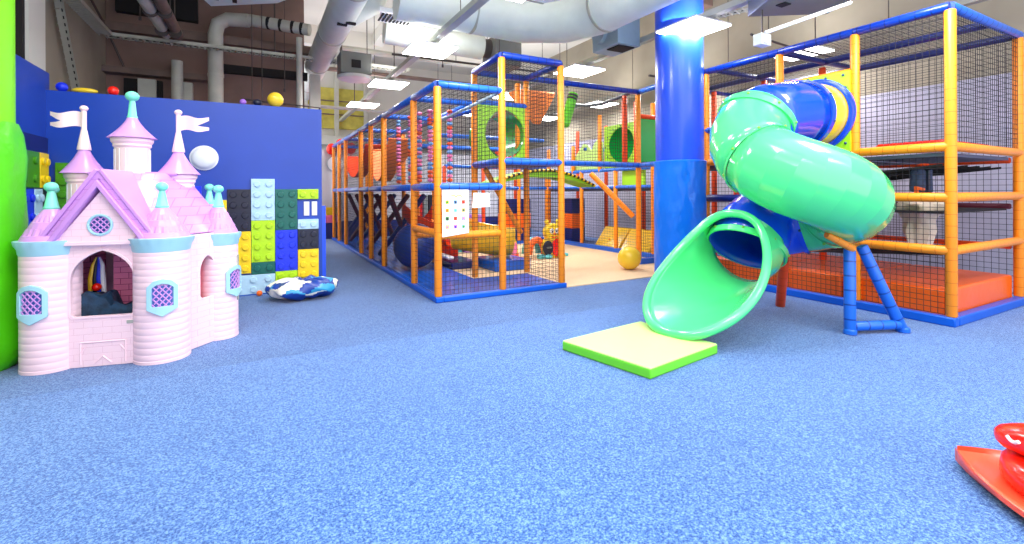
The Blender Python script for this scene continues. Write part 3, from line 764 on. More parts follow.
# ---- frame around the court: cross wall of netting at Y=5.8 and the side at X=6.05
r = CF = thing('climbing_structure', (4.5, 5.8, 0), 'tall netted gateway frame over the cream court, left of the pillar', 'climbing frame')
bz = 1.62
beam((3.42, 5.83, 2.81), (5.5, 5.83, 2.81), r, 'deepblue'); beam((3.42, 5.83, bz), (5.5, 5.83, bz), r)
post((5.5, 5.85), 2.78, r, z0=.06); post((5.62, 6.02), 2.7, r, z0=bz, m='redorange'); post((5.3, 5.95), 2.75, r, z0=bz, m='redorange')
beam((5.5, 5.85, 2.81), (5.39, 5.0, 2.81), r)
net('net', (3.45, 5.83, bz+.05), (2.0, 0, 0), (0, 0, 2.7-bz), r)
MB().box((5.4, 5.78, 0), (6.5, 5.88, .1)).build('kerb', 'kerb', r, bevel=.012)
beam((5.5, 5.85, bz), (5.4, 4.95, bz), r)
bar('brace', (4.95, 6.4, 1.5), (5.45, 5.92, .78), .045, 'orange', r)
net('net', (5.54, 5.83, .1), (.95, 0, 0), (0, 0, 1.45), r)

r = SF = thing('climbing_structure', (6.2, 8, 0), 'far right frame behind the court with green hole panel', 'climbing frame')
sx = 6.18
MB().box((sx-.05, 5.9, 0), (sx+.05, 9.9, .09)).build('kerb', 'kerb', r, bevel=.012)
for y, a, b in ((6.2, .06, 2.75), (7.2, .06, 1.6), (7.68, 1.6, 2.75), (8.3, .06, 1.62), (8.6, 1.6, 2.2), (9.6, .06, 2.2)): post((sx, y), b, r, z0=a)
for y in (6.4, 7.4, 8.6, 9.7): post((7.1, y), 2.7, r, m='redorange')
for a, b in ((6.2, 7.2), (7.2, 8.3), (8.3, 9.6)):
    beam((sx, a, 1.28), (sx, b, 1.28), r, r=.035); beam((sx, a, 1.62), (sx, b, 1.62), r, r=.035)
    net('net', (sx, a, .1), (0, b-a, 0), (0, 0, 1.1), r); net('net', (sx, a, 1.66), (0, b-a, 0), (0, 0, 1.05), r, sp=.06)
net('net', (7.1, 6, .1), (0, 4, 0), (0, 0, 2.4), r, sp=.07)
MB().box((sx+.05, 6.2, 1.2), (7.05, 9.6, 1.25)).build('deck', 'deck', r)
for y0, y1 in ((6.3, 8.0), (8.2, 9.5)): beam((sx, y0, 2.1), (7.05, y0, 2.1), r, r=.035)
# lime panel with big green disc (tube mouth)
HP = MB().holed([(6.6, 1.66), (7.6, 1.66), (7.6, 2.5), (6.6, 2.5)], [circ(7.1, 2.1, .36, .345)], lambda y, z, t: (sx+.05+t, y, z), .03).build('hole_panel', 'lime', r)
MB().tube([(sx+.06, 7.1, 2.1), (sx+.5, 7.1, 2.1)], .355, 32, caps=False).build('crawl_tube', 'green', r, smooth=True)
MB().tube([(sx+.5, 7.1, 2.1), (sx+.52, 7.1, 2.1)], .36, 32).build('tube_end', 'green', r, smooth=True)
for k in range(12):
    a = k*PI/6; under(MB().sphere((sx+.045, 7.1+.45*math.cos(a), 2.08+.385*math.sin(a)), .014, 8, 6).build('bolt', 'boltblue', r, smooth=True), HP)
MB().box((5.75, 6.1, 1.7), (6.6, 6.14, 2.44)).build('side_panel', 'green', r, bevel=.01)
bar('beam', (5.7, 6.12, 2.48), (6.6, 6.12, 2.48), .04, 'redorange', r)
MB().box((6.25, 6.5, 1.3), (6.3, 7.1, 1.6)).build('low_panel', 'lime', r, bevel=.01)
# pale green wave board on its left
pts = [(7.66, 1.66), (7.66, 2.2), (7.8, 2.28), (7.92, 2.2), (8.02, 2.04), (8.12, 2.18), (8.3, 2.22), (8.55, 2.0), (8.8, 1.66)]
MB().prism([(sx+.04, y, z) for y, z in pts], (.04, 0, 0)).build('wave_panel', 'limetop', r, bevel=.006)
# diagonal zig-zag fabric
for i, y in enumerate((6.5, 7.3)):
    q = thing('foam_wedge', (6.5, y, 0), ['yellow foam slab leaning on the net behind the court, nearer the pillar', 'yellow foam slab leaning on the net behind the court, farther from the pillar'][i], 'foam wedge', 'yellow foam slabs')
    MB().hexa([(6.28, y, 0), (6.28, y+.76, 0), (6.46, y+.76, 0), (6.46, y, 0), (6.62, y, .45), (6.62, y+.76, .45), (6.74, y+.76, .45), (6.74, y, .45)]).build('slab', 'slideyellow', q, bevel=.02)
    MB().box((6.40, y+.37, .2), (6.43, y+.39, .22)).build('seam', 'b_orange', q)

# column blocks of blue and orange cubes at the back of the court
gi = 0
for (x, y) in ((5.05, 9.75), (5.42, 9.75), (6.38, 8.95), (6.72, 9.35)):
    for k, (z, m) in enumerate(((0.0, 'navymat'), (.345, 'b_orange'), (.69, 'navymat'))):
        nm = ['bottom navy', 'middle orange', 'top navy'][k]; wh = ['the leftmost stack', 'the second stack from the left', 'the third stack from the left', 'the rightmost stack'][gi]
        t = MB().box((x, y, z+.002), (x+.34, y+.34, z+.342))
        tag(t.build('foam_cube', m, bevel=.015), '%s foam cube of %s behind the court' % (nm, wh), 'foam cube', 'stacked foam cubes')
    gi += 1
# back frame with green arched bridge
r = BF = thing('climbing_structure', (5, 9.2, 0), 'back frame across the court carrying the arched green bridge', 'climbing frame')
MB().box((3.4, 9.45, 0), (6.1, 9.55, .08)).build('kerb', 'kerb', r, bevel=.01)
for x in (3.5, 4.4, 5.3, 6.05): post((x, 9.5), 1.75 if x != 5.3 else 2.6, r, m='orange' if x in (6.05, 5.3) else 'redorange')
for a, b in ((3.5, 4.4), (4.4, 5.3), (5.3, 6.05)):
    beam((a, 9.5, 1.28), (b, 9.5, 1.28), r, r=.04); beam((a, 9.5, 1.75), (b, 9.5, 1.75), r, r=.035)
net('net', (3.5, 9.5, 1.3), (2.5, 0, 0), (0, 0, 1.3), r, sp=.07); net('net', (3.5, 10.4, .1), (2.6, 0, 0), (0, 0, 2.4), r, sp=.08)
for x in (3.6, 4.6, 5.7): post((x, 10.4), 2.5, r, m='redorange')
beam((3.0, 9.5, 2.15), (5.3, 9.5, 2.15), r, r=.045); beam((3.0, 8.6, 2.28), (5.4, 8.6, 2.28), r, r=.04)
MB().prism([(4.62, 9.2, 1.7), (5.02, 9.2, 1.7), (4.92, 9.2, 2.1), (4.7, 9.2, 2.1)], (0, .3, 0)).build('trapezoid_pad', 'orangered', r, bevel=.02)
# arched bridge
br = thing('arched_bridge', (4.3, 8, 1.3), 'green arched hammock bridge laced with black cord across the court', 'bridge')
pa, pb = V((3.35, 6.9, 1.33)), V((5.95, 7.55, 1.3))
n = 24; vs = []; fs = []
def arch(t): c = pa.lerp(pb, t); c.z += .26*math.sin(PI*t); return c
wd = V((-.1, .42, 0))
for i in range(n+1):
    c = arch(i/n); vs += [c, c+wd, c+wd-V((0, 0, .02+.09*math.sin(PI*i/n))), c-V((0, 0, .02+.09*math.sin(PI*i/n)))]
for i in range(n):
    a = i*4
    for k in range(4): fs.append((a+k, a+(k+1) % 4, a+4+(k+1) % 4, a+4+k))
fs += [(0, 3, 2, 1), (n*4, n*4+1, n*4+2, n*4+3)]
MB().add(vs, fs).build('bridge_sling', 'olive', br, smooth=True)
MB().tube([arch(i/n)+V((0, 0, .01)) for i in range(n+1)], .022, 8).build('edge_cord', 'ballyellow', br, smooth=True)
for i in range(1, n, 1):
    c = arch(i/n); d = (arch(i/n+.018)-c)
    MB().tube([c+V((0, -.004, .01)), c+d+V((0, -.004, .01))], .026, 8).build('lacing', 'bell', br, smooth=True)

# orange funnel cloth and green roll up high behind the tower
q = thing('cloth_sling', (4.3, 7, 2.4), 'pale orange cloth funnel hung high behind the tower', 'hammock')
MB().hexa([(3.62, 6.5, 2.82), (4.35, 6.5, 2.82), (4.35, 6.9, 2.82), (3.62, 6.9, 2.82), (3.95, 6.6, 2.3), (4.1, 6.6, 2.3), (4.1, 6.7, 2.3), (3.95, 6.6, 2.3)]).build('cloth', 'orangefab', q, bevel=.03)
q = thing('foam_roll', (4.4, 6.3, 2.3), 'bright green foam roll hanging aslant beside the orange cloth', 'foam roll')
MB().tube([(4.28, 6.2, 2.22), (4.29, 6.2, 2.25), (4.5, 6.25, 2.76)], [.05, .08, .08], 18).build('roll', 'limeside', q, smooth=True)
for t_ in (.8, .9): p = V((4.29, 6.2, 2.25)).lerp(V((4.5, 6.25, 2.76)), t_); MB().tube([p, p+V((.012, 0, .03))], .085, 18).build('strap', 'rod', q, smooth=True)
q = thing('hanging_hose', (4.8, 6.3, 2.6), 'grey ribbed hose sagging under the blue top beam', 'hose')
MB().tube([(4.45, 6.3, 2.6), (4.7, 6.2, 2.58), (4.95, 6.1, 2.62), (5.2, 6.0, 2.72), (5.4, 5.95, 2.8)], .028, 12).build('hose_run', 'ductgrey', q, smooth=True)
MB().tube([(4.4, 6.3, 2.6), (4.48, 6.29, 2.6)], .05, 14).build('hose_end', 'rod', q, smooth=True)

# cream court and blue surround
sbox('floor_court', (3.41, 4.9, 0), (6.13, 9.45, .012), 'sand')
sbox('floor_court', (2.57, 5.86, 0), (3.41, 9.45, .012), 'sand')

# yellow ball
q = thing('hopper_ball', (5.08, 5.55, 0), 'yellow ball on the cream court near the blue pillar', 'ball')
MB().sphere((4.98, 5.5, .012+.175), .175, 36, 24).build('ball', 'ballyellow', q, smooth=True)

# orange and yellow scoop slides inside, mats
def halfpipe(path, rad, th=.02, n=14, a=200):
    P_ = [V(p) for p in path]; mb = MB(); vs = []; m_ = len(P_)
    for i in range(m_):
        d = (P_[min(i+1, m_-1)]-P_[max(i-1, 0)]).normalized(); sd = d.cross(V((0, 0, 1))).normalized(); up = sd.cross(d)
        for q_ in (rad, rad-th):
            for k in range(n+1):
                t = math.radians(-90-a/2+a*k/n); vs.append(P_[i]+sd*math.cos(t)*q_+up*math.sin(t)*q_)
    w_ = 2*(n+1); fs = []
    for i in range(m_-1):
        for q_ in (0, n+1):
            for k in range(n): fs.append((i*w_+q_+k, i*w_+q_+k+1, (i+1)*w_+q_+k+1, (i+1)*w_+q_+k))
        for k in (0, n): fs.append((i*w_+k, i*w_+n+1+k, (i+1)*w_+n+1+k, (i+1)*w_+k))
    for e in (0, (m_-1)*w_):
        for k in range(n): fs.append((e+k, e+k+1, e+n+2+k, e+n+1+k))
    return mb.add(vs, fs)
q = thing('tunnel_slide', (2.9, 7, .1), 'orange and yellow open slide behind the corner tower', 'slide')
halfpipe([(2.45, 7.95, .95), (2.55, 7.7, .8), (2.7, 7.4, .68), (2.85, 7.15, .61)], .32).build('upper_chute', 'orangered', q, smooth=True)
halfpipe([(2.85, 7.15, .61), (3.1, 6.95, .56), (3.4, 6.85, .51), (3.62, 6.8, .50)], .33, a=230).build('lower_chute', 'yellowslide', q, smooth=True)
MB().box((2.52, 6.7, .19), (2.62, 7.4, .23)).build('ledge', 'lilac', q, bevel=.01)
MB().box((2.6, 7.62, .0), (3.05, 7.66, .5)).build('front_board', 'orangered', q, bevel=.01)
PADS = {}
def matt(a, b, m, label, name='crash_mat', cat='mat'):
    q = thing(name, ((a[0]+b[0])/2, (a[1]+b[1])/2, a[2]), label, cat)
    q['_'] = 0; del q['_']
    PADS[q.name] = MB().box(a, b).build('pad', m, q, bevel=.018)
    return q
q = matt((3.1, 6.3, .013), (3.72, 7.05, .16), 'bluemat', 'blue landing mat under the yellow slide behind the tower')
under(MB().box((3.1, 6.3, .155), (3.72, 6.34, .165)).build('edge_piping', 'bluefoam', q), PADS[q.name])
q = matt((2.62, 6.8, .013), (3.05, 7.5, .12), 'navymat', 'dark blue mat left of the blue landing mat')
under(MB().box((2.62, 6.8, .118), (3.05, 6.83, .124)).build('edge_piping', 'navymat', q), PADS[q.name])
for i, (a, b, m, l) in enumerate((((3.6, 8.6, 0), (3.95, 8.9, .75), 'b_purple', 'tall purple foam block behind the slide'), ((3.3, 8.7, 0), (3.58, 9.0, .9), 'b_cyan', 'tall pale cyan foam block left of the purple one'),
                             ((3.02, 8.6, 0), (3.27, 8.9, .6), 'navymat', 'navy foam block left of the cyan one'), ((3.35, 8.75, .92), (3.75, 8.95, 1.02), 'limeside', 'green foam bar on top of the cyan block'))):
    tag(MB().box(a, b).build('foam_block', m, bevel=.02), l, 'foam block')
for i, (x, m) in enumerate(((2.62, 'b_blue'), (2.74, 'red'), (2.85, 'ductblue'), (2.95, 'b_black'))):
    tag(MB().box((x, 8.9, .3), (x+.09, 9.0, 1.15)).build('foam_plank', m, bevel=.015), '%s upright plank behind the white paper' % ['blue', 'red', 'grey', 'black'][i], 'foam plank', 'upright planks behind the slide')

# caterpillar play tunnel
ct = thing('caterpillar_tunnel', (4.6, 7.2, 0), 'yellow green caterpillar play tunnel with antennae and red belly', 'play tunnel')
cx, cy = 4.68, 7.1
def disc(c, rx, rz, th, m, name, par, rot=0, y0=None):
    pts = [(c[0]+rx*math.cos(a*PI/14), c[1], c[2]+rz*math.sin(a*PI/14)) for a in range(28)]
    return MB().prism(pts, (0, th, 0)).build(name, m, par, bevel=min(.02, th/3))
HD = disc((cx, cy, .47), .17, .16, .14, 'b_yellow', 'head', ct)
for s_ in (-1, 1):
    MB().sphere((cx+s_*.12, cy+.07, .66), .042, 16, 10).build('antenna_ball', 'b_yellow', ct, smooth=True)
    MB().tube([(cx+s_*.08, cy+.07, .58), (cx+s_*.12, cy+.07, .66)], .018, 8).build('antenna', 'b_yellow', ct, smooth=True)
    under(disc((cx+s_*.055, cy-.012, .5), .042, .05, .014, 'white', 'eye', ct), HD)
    under(disc((cx+s_*.045, cy-.02, .49), .016, .02, .01, 'b_black', 'pupil', ct), HD)
under(MB().sphere((cx, cy-.01, .445), .02, 10, 8).build('nose', 'b_orange', ct, smooth=True), HD)
MB().tube([(cx-.06, cy-.008, .4), (cx-.03, cy-.01, .385), (cx+.03, cy-.01, .385), (cx+.06, cy-.008, .4)], .009, 8).build('mouth', 'red', ct, smooth=True)
disc((cx, cy+.02, .2), .2, .22, .12, 'b_yellow', 'body_front', ct)
disc((cx+.05, cy-.005, .2), .1, .16, .03, 'red', 'belly', ct)
disc((cx-.13, cy-.02, .2), .1, .13, .05, 'b_black', 'wheel', ct)
MB().lathe([(.05, 0), (.05, .02)], (cx-.13, cy-.03, .2), 10).build('hub', 'ductgrey', ct)
for s_ in (-1, 1): MB().sphere((cx+s_*.14, cy-.02, .05), .06, 14, 10, sc=(1.3, 1, .75)).build('foot', 'b_cyan' if s_ < 0 else 'b_yellow', ct, smooth=True)
def hoop(x, y, m, name, R=.2, yaw=0):
    pts = [(x+(R*math.cos(a*PI/10))*math.cos(yaw), y+R*math.cos(a*PI/10)*math.sin(yaw), .08+R*1.6*max(math.sin(a*PI/10), 0)) for a in range(11)]
    return MB().tube(pts, .06, 12).build(name, m, ct, smooth=True)
hoop(4.42, 7.28, 'b_orange', 'hoop', .16); hoop(4.40, 7.42, 'b_cyan', 'hoop', .15)
MB().box((4.36, 7.1, 0.013), (4.48, 7.2, .09)).build('foot', 'b_cyan', ct, bevel=.02)
MB().box((4.9, 7.18, 0.013), (5.05, 7.28, .07)).build('foot', 'b_cyan', ct, bevel=.02)
# little play dome
pd = thing('play_dome', (4.1, 7.8, 0), 'orange and yellow toy dome house with pink door left of the caterpillar', 'toy house')
MB().lathe([(.25, .013), (.26, .15), (.24, .3), (.17, .42), (.08, .49), (.001, .52)], (3.93, 7.62, 0), 28).build('shell', 'slideyellow', pd, smooth=True)
MB().lathe([(.27, .013), (.275, .05), (.27, .09)], (3.93, 7.62, 0), 28).build('base_ring', 's_orange', pd, smooth=True)
disc((4.0, 7.34, .2), .06, .12, .03, 's_pink', 'door', pd); disc((3.8, 7.37, .24), .05, .08, .03, 'redlight', 'window', pd)

# ---- right frame with the tube slide
RX, RY = 5.38, 1.845
r = RF = thing('climbing_structure', (6.2, 3, 0), 'tall frame on the right with orange rails, netting and orange mats', 'climbing frame')
TZ = 2.81
MB().box((5.32, 1.80, 0), (5.41, 5.0, .08)).build('kerb', 'kerb', r, bevel=.012)
MB().box((5.41, 1.80, 0), (7.25, 1.89, .08)).build('kerb', 'kerb', r, bevel=.012)
for y in (1.845, 2.60, 3.39, 4.42): post((RX, y), TZ-.03, r, z0=.08)
post((7.02, 1.86), TZ-.03, r, z0=.08, m='orange')
for y in (3.5, 4.3, 5.15): post((6.45, y), TZ-.03, r, m='redorange')
post((5.6, 5.1), 2.2, r, m='orange')
for y in (3.4, 4.3, 5.2): post((7.05, y), TZ-.03, r, m='redorange')
for a, b in ((1.845, 2.60), (2.60, 3.39), (3.39, 4.95)): beam((RX, a, TZ), (RX, b, TZ), r, 'deepblue')
beam((RX, 1.845, TZ), (7.05, 1.86, TZ), r)
for x in (6.3, 7.05): beam((x, 1.86, TZ), (x, 5.3, TZ), r, 'navymat', .04)
for y in (3.39, 4.3, 5.3): beam((RX, y, TZ), (7.05, y, TZ), r, 'navymat', .035)
ex = RX
for z in (1.58, 1.13, .66):
    beam((RX, 1.845, z), (7.02, 1.86, z), r, 'orange')
    beam((RX, 1.845, z), (RX, 2.6, z), r, 'orange')
for z in (1.5, 1.02, .6): beam((6.95, 1.9, z), (6.95, 5.2, z), r, 'redorange' if z != 1.02 else 'maroon', .03)
beam((RX, 2.6, 1.58), (RX, 4.9, 1.58), r, 'orange'); beam((RX, 3.39, 2.0), (RX, 4.95, 2.02), r, 'bluefoam'); beam((RX, 3.39, 1.1), (RX, 4.95, 1.1), r, 'navymat', .05)
MB().box((5.42, 1.9, 1.5), (6.9, 2.55, 1.53)).build('deck', 'deck', r)
MB().box((5.42, 2.65, 1.5), (6.9, 5.0, 1.54)).build('deck', 'deck', r)
MB().box((5.55, 1.95, 1.6), (6.6, 2.5, 1.66)).build('deck_pad', 'red', r, bevel=.02)
MB().box((5.42, 1.92, .98), (6.9, 3.3, 1.0)).build('sling', 'dark', r)
for i in range(6): bar('web_strap', (5.42+i*.27, 1.92, 1.42), (5.55+i*.27, 3.2, 1.3), .012, 'dark', r, 8)
for i in range(5): bar('web_strap', (5.42+i*.3, 1.92, .62), (5.6+i*.3, 3.2, .5), .012, 'dark', r, 8)
for y in (2.6, 3.39, 4.42):
    y0 = {2.6: 1.89, 3.39: 2.64, 4.42: 3.43}[y]
    net('net', (RX, y0, .09), (0, y-y0-.04, 0), (0, 0, 1.4), r)
net('net', (RX, 1.89, 1.62), (0, .67, 0), (0, 0, 1.15), r)
net('net', (RX, 3.43, 1.62), (0, 1.5, 0), (0, 0, 1.15), r); net('net', (RX, 4.45, .09), (0, .5, 0), (0, 0, 1.45), r)
net('net', (RX+.04, 1.85, 1.62), (1.6, 0, 0), (0, 0, 1.15), r)
net('net', (RX+.04, 1.9, TZ), (1.62, 0, 0), (0, 3.3, 0), r, sp=.06, w=.003)
net('net', (7.05, 1.9, .1), (0, 3.3, 0), (0, 0, 2.65), r, sp=.06)
# bottom orange mats
for x0, x1, y0, y1, l in ((5.42, 7.0, 1.9, 2.75, 0), (5.42, 7.0, 2.76, 3.6, 1), (5.42, 7.0, 3.61, 4.45, 2)):
    MB().box((x0, y0, .0), (x1, y1, .3)).build('bottom_pad', 'orangepad', r, bevel=.025)
bar('ground_roll', (5.5, 4.9, .32), (6.9, 4.9, .32), .07, 'navymat', r)
# the panel behind the slide mouth
YC, ZC = 2.95, 2.0
HP = MB().holed([(2.62, 1.6), (3.36, 1.6), (3.36, 2.42), (2.62, 2.42)], [circ(YC, ZC, .3, .3)], lambda y, z, t: (RX-.06+t, y, z), .03).build('slide_panel', 'lime', r)
MB().tube([(RX-.05, 2.62, 2.425), (RX-.05, 3.36, 2.425)], .012, 8).build('panel_edge', 'orange', r, smooth=True)
for y in (2.68, 2.85, 3.05, 3.3): under(MB().sphere((RX-.065, y, 2.38), .014, 8, 6).build('bolt', 'boltblue', r, smooth=True), HP)
for z in (1.68, 1.85, 2.1, 2.25): under(MB().sphere((RX-.065, 2.66, z), .014, 8, 6).build('bolt', 'boltblue', r, smooth=True), HP)

# things left on the right frame
t = MB().lathe([(.02, .36), (.09, .34), (.14, .2), (.12, .08), (.05, 0)], (5.75, 1.96+.18, 1.005), 20, amp=wrinkle(5, .12, 4))
q = thing('cream_bag', (5.75, 2.14, 1.0), 'crumpled cream bag caught behind the net of the right frame', 'bag')
t = MB(); t.lathe([(.001, -.36), (.09, -.33), (.12, -.2), (.11, -.1), (.16, 0), (.17, .06), (.12, .12), (.04, .13), (.001, .11)], (5.72, 2.2, 1.0), 36, amp=wrinkle(5, .11, 4)); t.build('body', 'bagcloth', q, smooth=True)
MB().tube([(5.6, 2.18, 1.1), (5.55, 2.16, 1.22), (5.68, 2.16, 1.2)], .02, 8).build('handle', 'b_orange', q, smooth=True)
q = thing('dark_cloth', (5.8, 2.2, 1.15), 'dark blue cloth hanging under the top orange rail at right', 'cloth')
MB().hexa([(5.6, 2.15, 1.18), (5.9, 2.15, 1.16), (5.9, 2.25, 1.16), (5.6, 2.25, 1.18), (5.64, 2.15, 1.4), (5.88, 2.15, 1.42), (5.88, 2.25, 1.42), (5.64, 2.25, 1.4)]).build('cloth', 'denim', q, bevel=.03)
MB().box((5.72, 2.13, 1.18), (5.75, 2.16, 1.41)).build('cord', 'b_black', q)
# ================================================================ TUBE SLIDE
sl = thing('tube_slide', (4.0, 2.6, 0), 'green and blue spiral tube slide with open scoop exit', 'slide')
TR = .335; CX, CY, HR = 4.29, 2.57, .38
ZK = [(1, 1.88), (1.33, 1.71), (1.83, 1.47), (2.33, 1.31), (3.33, 1.09), (4.33, .92), (5, .84)]
def zk(s):
    for (a, za), (b, zb) in zip(ZK[:-1], ZK[1:]):
        if s <= b: return za+(zb-za)*(s-a)/(b-a)
    return ZK[-1][1]
def zs(s): return sum(zk(min(5, max(1, s+d))) for d in (-.2, -.1, 0, .1, .2))/5
def spath(s):
    """s in 0..1 straight, 1..5 one helix turn, 5..6 run-out"""
    if s <= 1:
        return V((5.36-(5.36-CX)*s, CY+HR, 2.0-.12*s*s))
    if s <= 5:
        a = PI/2+(s-1)/4*2*PI
        return V((CX+HR*math.cos(a), CY+HR*math.sin(a), zs(s)))
    t = s-5
    return V((CX-.30*t, CY+HR-.05*t, zs(5)-.15*t-.2*t*t))
def seg(name, s0, s1, m, n=None, r=TR):
    n = n or max(3, round((s1-s0)*6))
    s0 -= .02; s1 += .02
    return MB().tube([spath(max(0, s0+(s1-s0)*i/n)) for i in range(n+1)], r, 48, caps=False).build(name, m, sl, smooth=True, angle=9.5)
def shell(name, s0, s1, m, **k):
    o = seg(name, s0, s1, m, **k)
    md = o.modifiers.new('solid', 'SOLIDIFY'); md.thickness = .012; md.offset = -1
    return o
def collar(s, m, w=.035, r=.022, bolts=8, bm='bolt'):
    p = spath(s); d = (spath(min(s+.02, 6))-spath(s-.02)).normalized()
    cl_ = MB().tube([p-d*w, p-d*w*.9, p-d*.002, p+d*.002, p+d*w*.9, p+d*w], [TR+.004, TR+r, TR+r, TR+r, TR+r, TR+.004], 48, caps=False).build('collar', m, sl, smooth=True)
    sd = d.cross(V((0, 0, 1))).normalized(); up = sd.cross(d)
    for k in range(bolts):
        a = 2*PI*k/bolts+.3; q = p+(sd*math.cos(a)+up*math.sin(a))*(TR+r)
        under(MB().sphere(q-d*w*.45, .013, 10, 6).build('bolt', bm, sl, smooth=True), cl_)
lab(MB().tube([(5.335, CY+HR, 2.0), (5.33, CY+HR, 2.0), (5.30, CY+HR, 2.0), (5.295, CY+HR, 2.0)], [TR, TR+.05, TR+.05, TR], 48, caps=False).build('mouth_ring', 'slideblue', sl, smooth=True), 'blue flange ring on the lime panel')
o = shell('tube_section', 0.02, .34, 'slideyellow'); lab(o, 'yellow tube section at the top')
collar(.34, 'slideblue', bm='boltblue'); collar(.04, 'slideblue', bm='boltblue', bolts=10)
lab(shell('tube_section', .34, 1.0, 'slideblue'), 'blue upper tube section')
collar(1.0, 'slide')
lab(shell('tube_section', 1.0, 1.86, 'slide'), 'green left bend of the tube'); collar(1.86, 'slide', .012, .01)
lab(shell('tube_section', 1.86, 3.8, 'slide'), 'large green front bend of the tube'); collar(3.8, 'slide', .012, .01)
lab(shell('tube_section', 3.8, 4.3, 'slide'), 'lower green bend of the tube')
collar(4.3, 'slideblue', .02, .008, 6, 'boltblue')
lab(shell('tube_section', 4.3, 5.68, 'slideblue'), 'blue lower tube section')
collar(5.66, 'slide', .03)
# exit scoop
E0 = spath(5.64); ax = V((-1, -.2, -.19)).normalized(); sdv = ax.cross(V((0, 0, 1))).normalized(); upv = sdv.cross(ax)
NT, NL = 56, 18
def exitpt(th, t, rad):
    """th 0 at the top; t 0..1 along; returns point on the scoop"""
    c = (1-math.cos(th))/2
    Lg = .2+1.2*c**1.5
    l = Lg*t
    fl = 1+.6*max(0, l-.3)**1.0*abs(math.sin(th))**.5
    p = E0+ax*l+sdv*math.sin(th)*rad*fl+upv*math.cos(th)*rad
    zmin = .045+.03*max(0, l-1.0)
    if p.z < zmin+.08:   # ease into the floor
        k = p.z-zmin; p.z = zmin+.08*math.exp((k-.08)/.08) if k < .08 else p.z
    return p
vs = []; fs = []
for i in range(NL+1):
    for k in range(NT): vs.append(exitpt(2*PI*k/NT, i/NL, TR))
for i in range(NL):
    for k in range(NT): fs.append((i*NT+k, i*NT+(k+1) % NT, (i+1)*NT+(k+1) % NT, (i+1)*NT+k))
o = MB().add(vs, fs).build('exit_scoop', 'slide', sl, smooth=True); lab(o, 'green open exit scoop of the slide')
md = o.modifiers.new('solid', 'SOLIDIFY'); md.thickness = .014; md.offset = 0
rim = []
for k in range(NT*2):
    th = 2*PI*k/(NT*2); p = exitpt(th, 1, TR); c = E0+ax*(p-E0).dot(ax); od = (p-c); od.z = max(od.z, -.02); rim.append(p+od.normalized()*.028+V((0, 0, .004)))
MB().tube(rim, .036, 14, closed=True).build('exit_rim', 'slide', sl, smooth=True)
# supports
def sbar(name, p, q, r, m): return bar(name, p, q, r, m, sl)
f1, f2 = V((4.35, 2.15, 0)), V((4.80, 1.965, 0)); t1, t2 = V((4.43, 2.19, .70)), V((4.56, 2.16, .72))
lab(sbar('support_leg', f1, t1, .045, 'bluefoam'), 'blue padded support leg'); lab(sbar('support_leg', f2, t2, .045, 'bluefoam'), 'blue padded support leg')
sbar('support_crossbar', f1.lerp(f2, .06)+V((0, 0, .065)), f1.lerp(f2, .92)+V((0, 0, .065)), .04, 'bluefoam')
for f_ in (f1, f2): MB().lathe([(.05, 0), (.05, .035), (.04, .045)], tuple(f_), 16).build('foot', 'bluefoam', sl, smooth=True)
sbar('support_strut', (4.2, 2.25, .83), (4.43, 2.16, .70), .032, 'orange')
sbar('support_leg', (4.50, 2.80, .52), (4.78, 3.02, 0), .045, 'redorange')

# lime landing mat
q = thing('crash_mat', (2.55, 2.75, 0), 'pale lime landing mat at the foot of the tube slide', 'mat')
MA = [(2.033, 2.988), (2.20, 2.242), (2.985, 2.36), (2.93, 3.10)]
MB().prism([(x, y, .0) for x, y in MA], (0, 0, .066)).build('side_band', 'limeside', q, bevel=.01)
MB().prism([(x+(2.54-x)*.006, y+(2.67-y)*.006, .06) for x, y in MA], (0, 0, .014)).build('top_cover', 'limetop', q, bevel=.008)
m0 = V((2.55, 2.65, .0645))

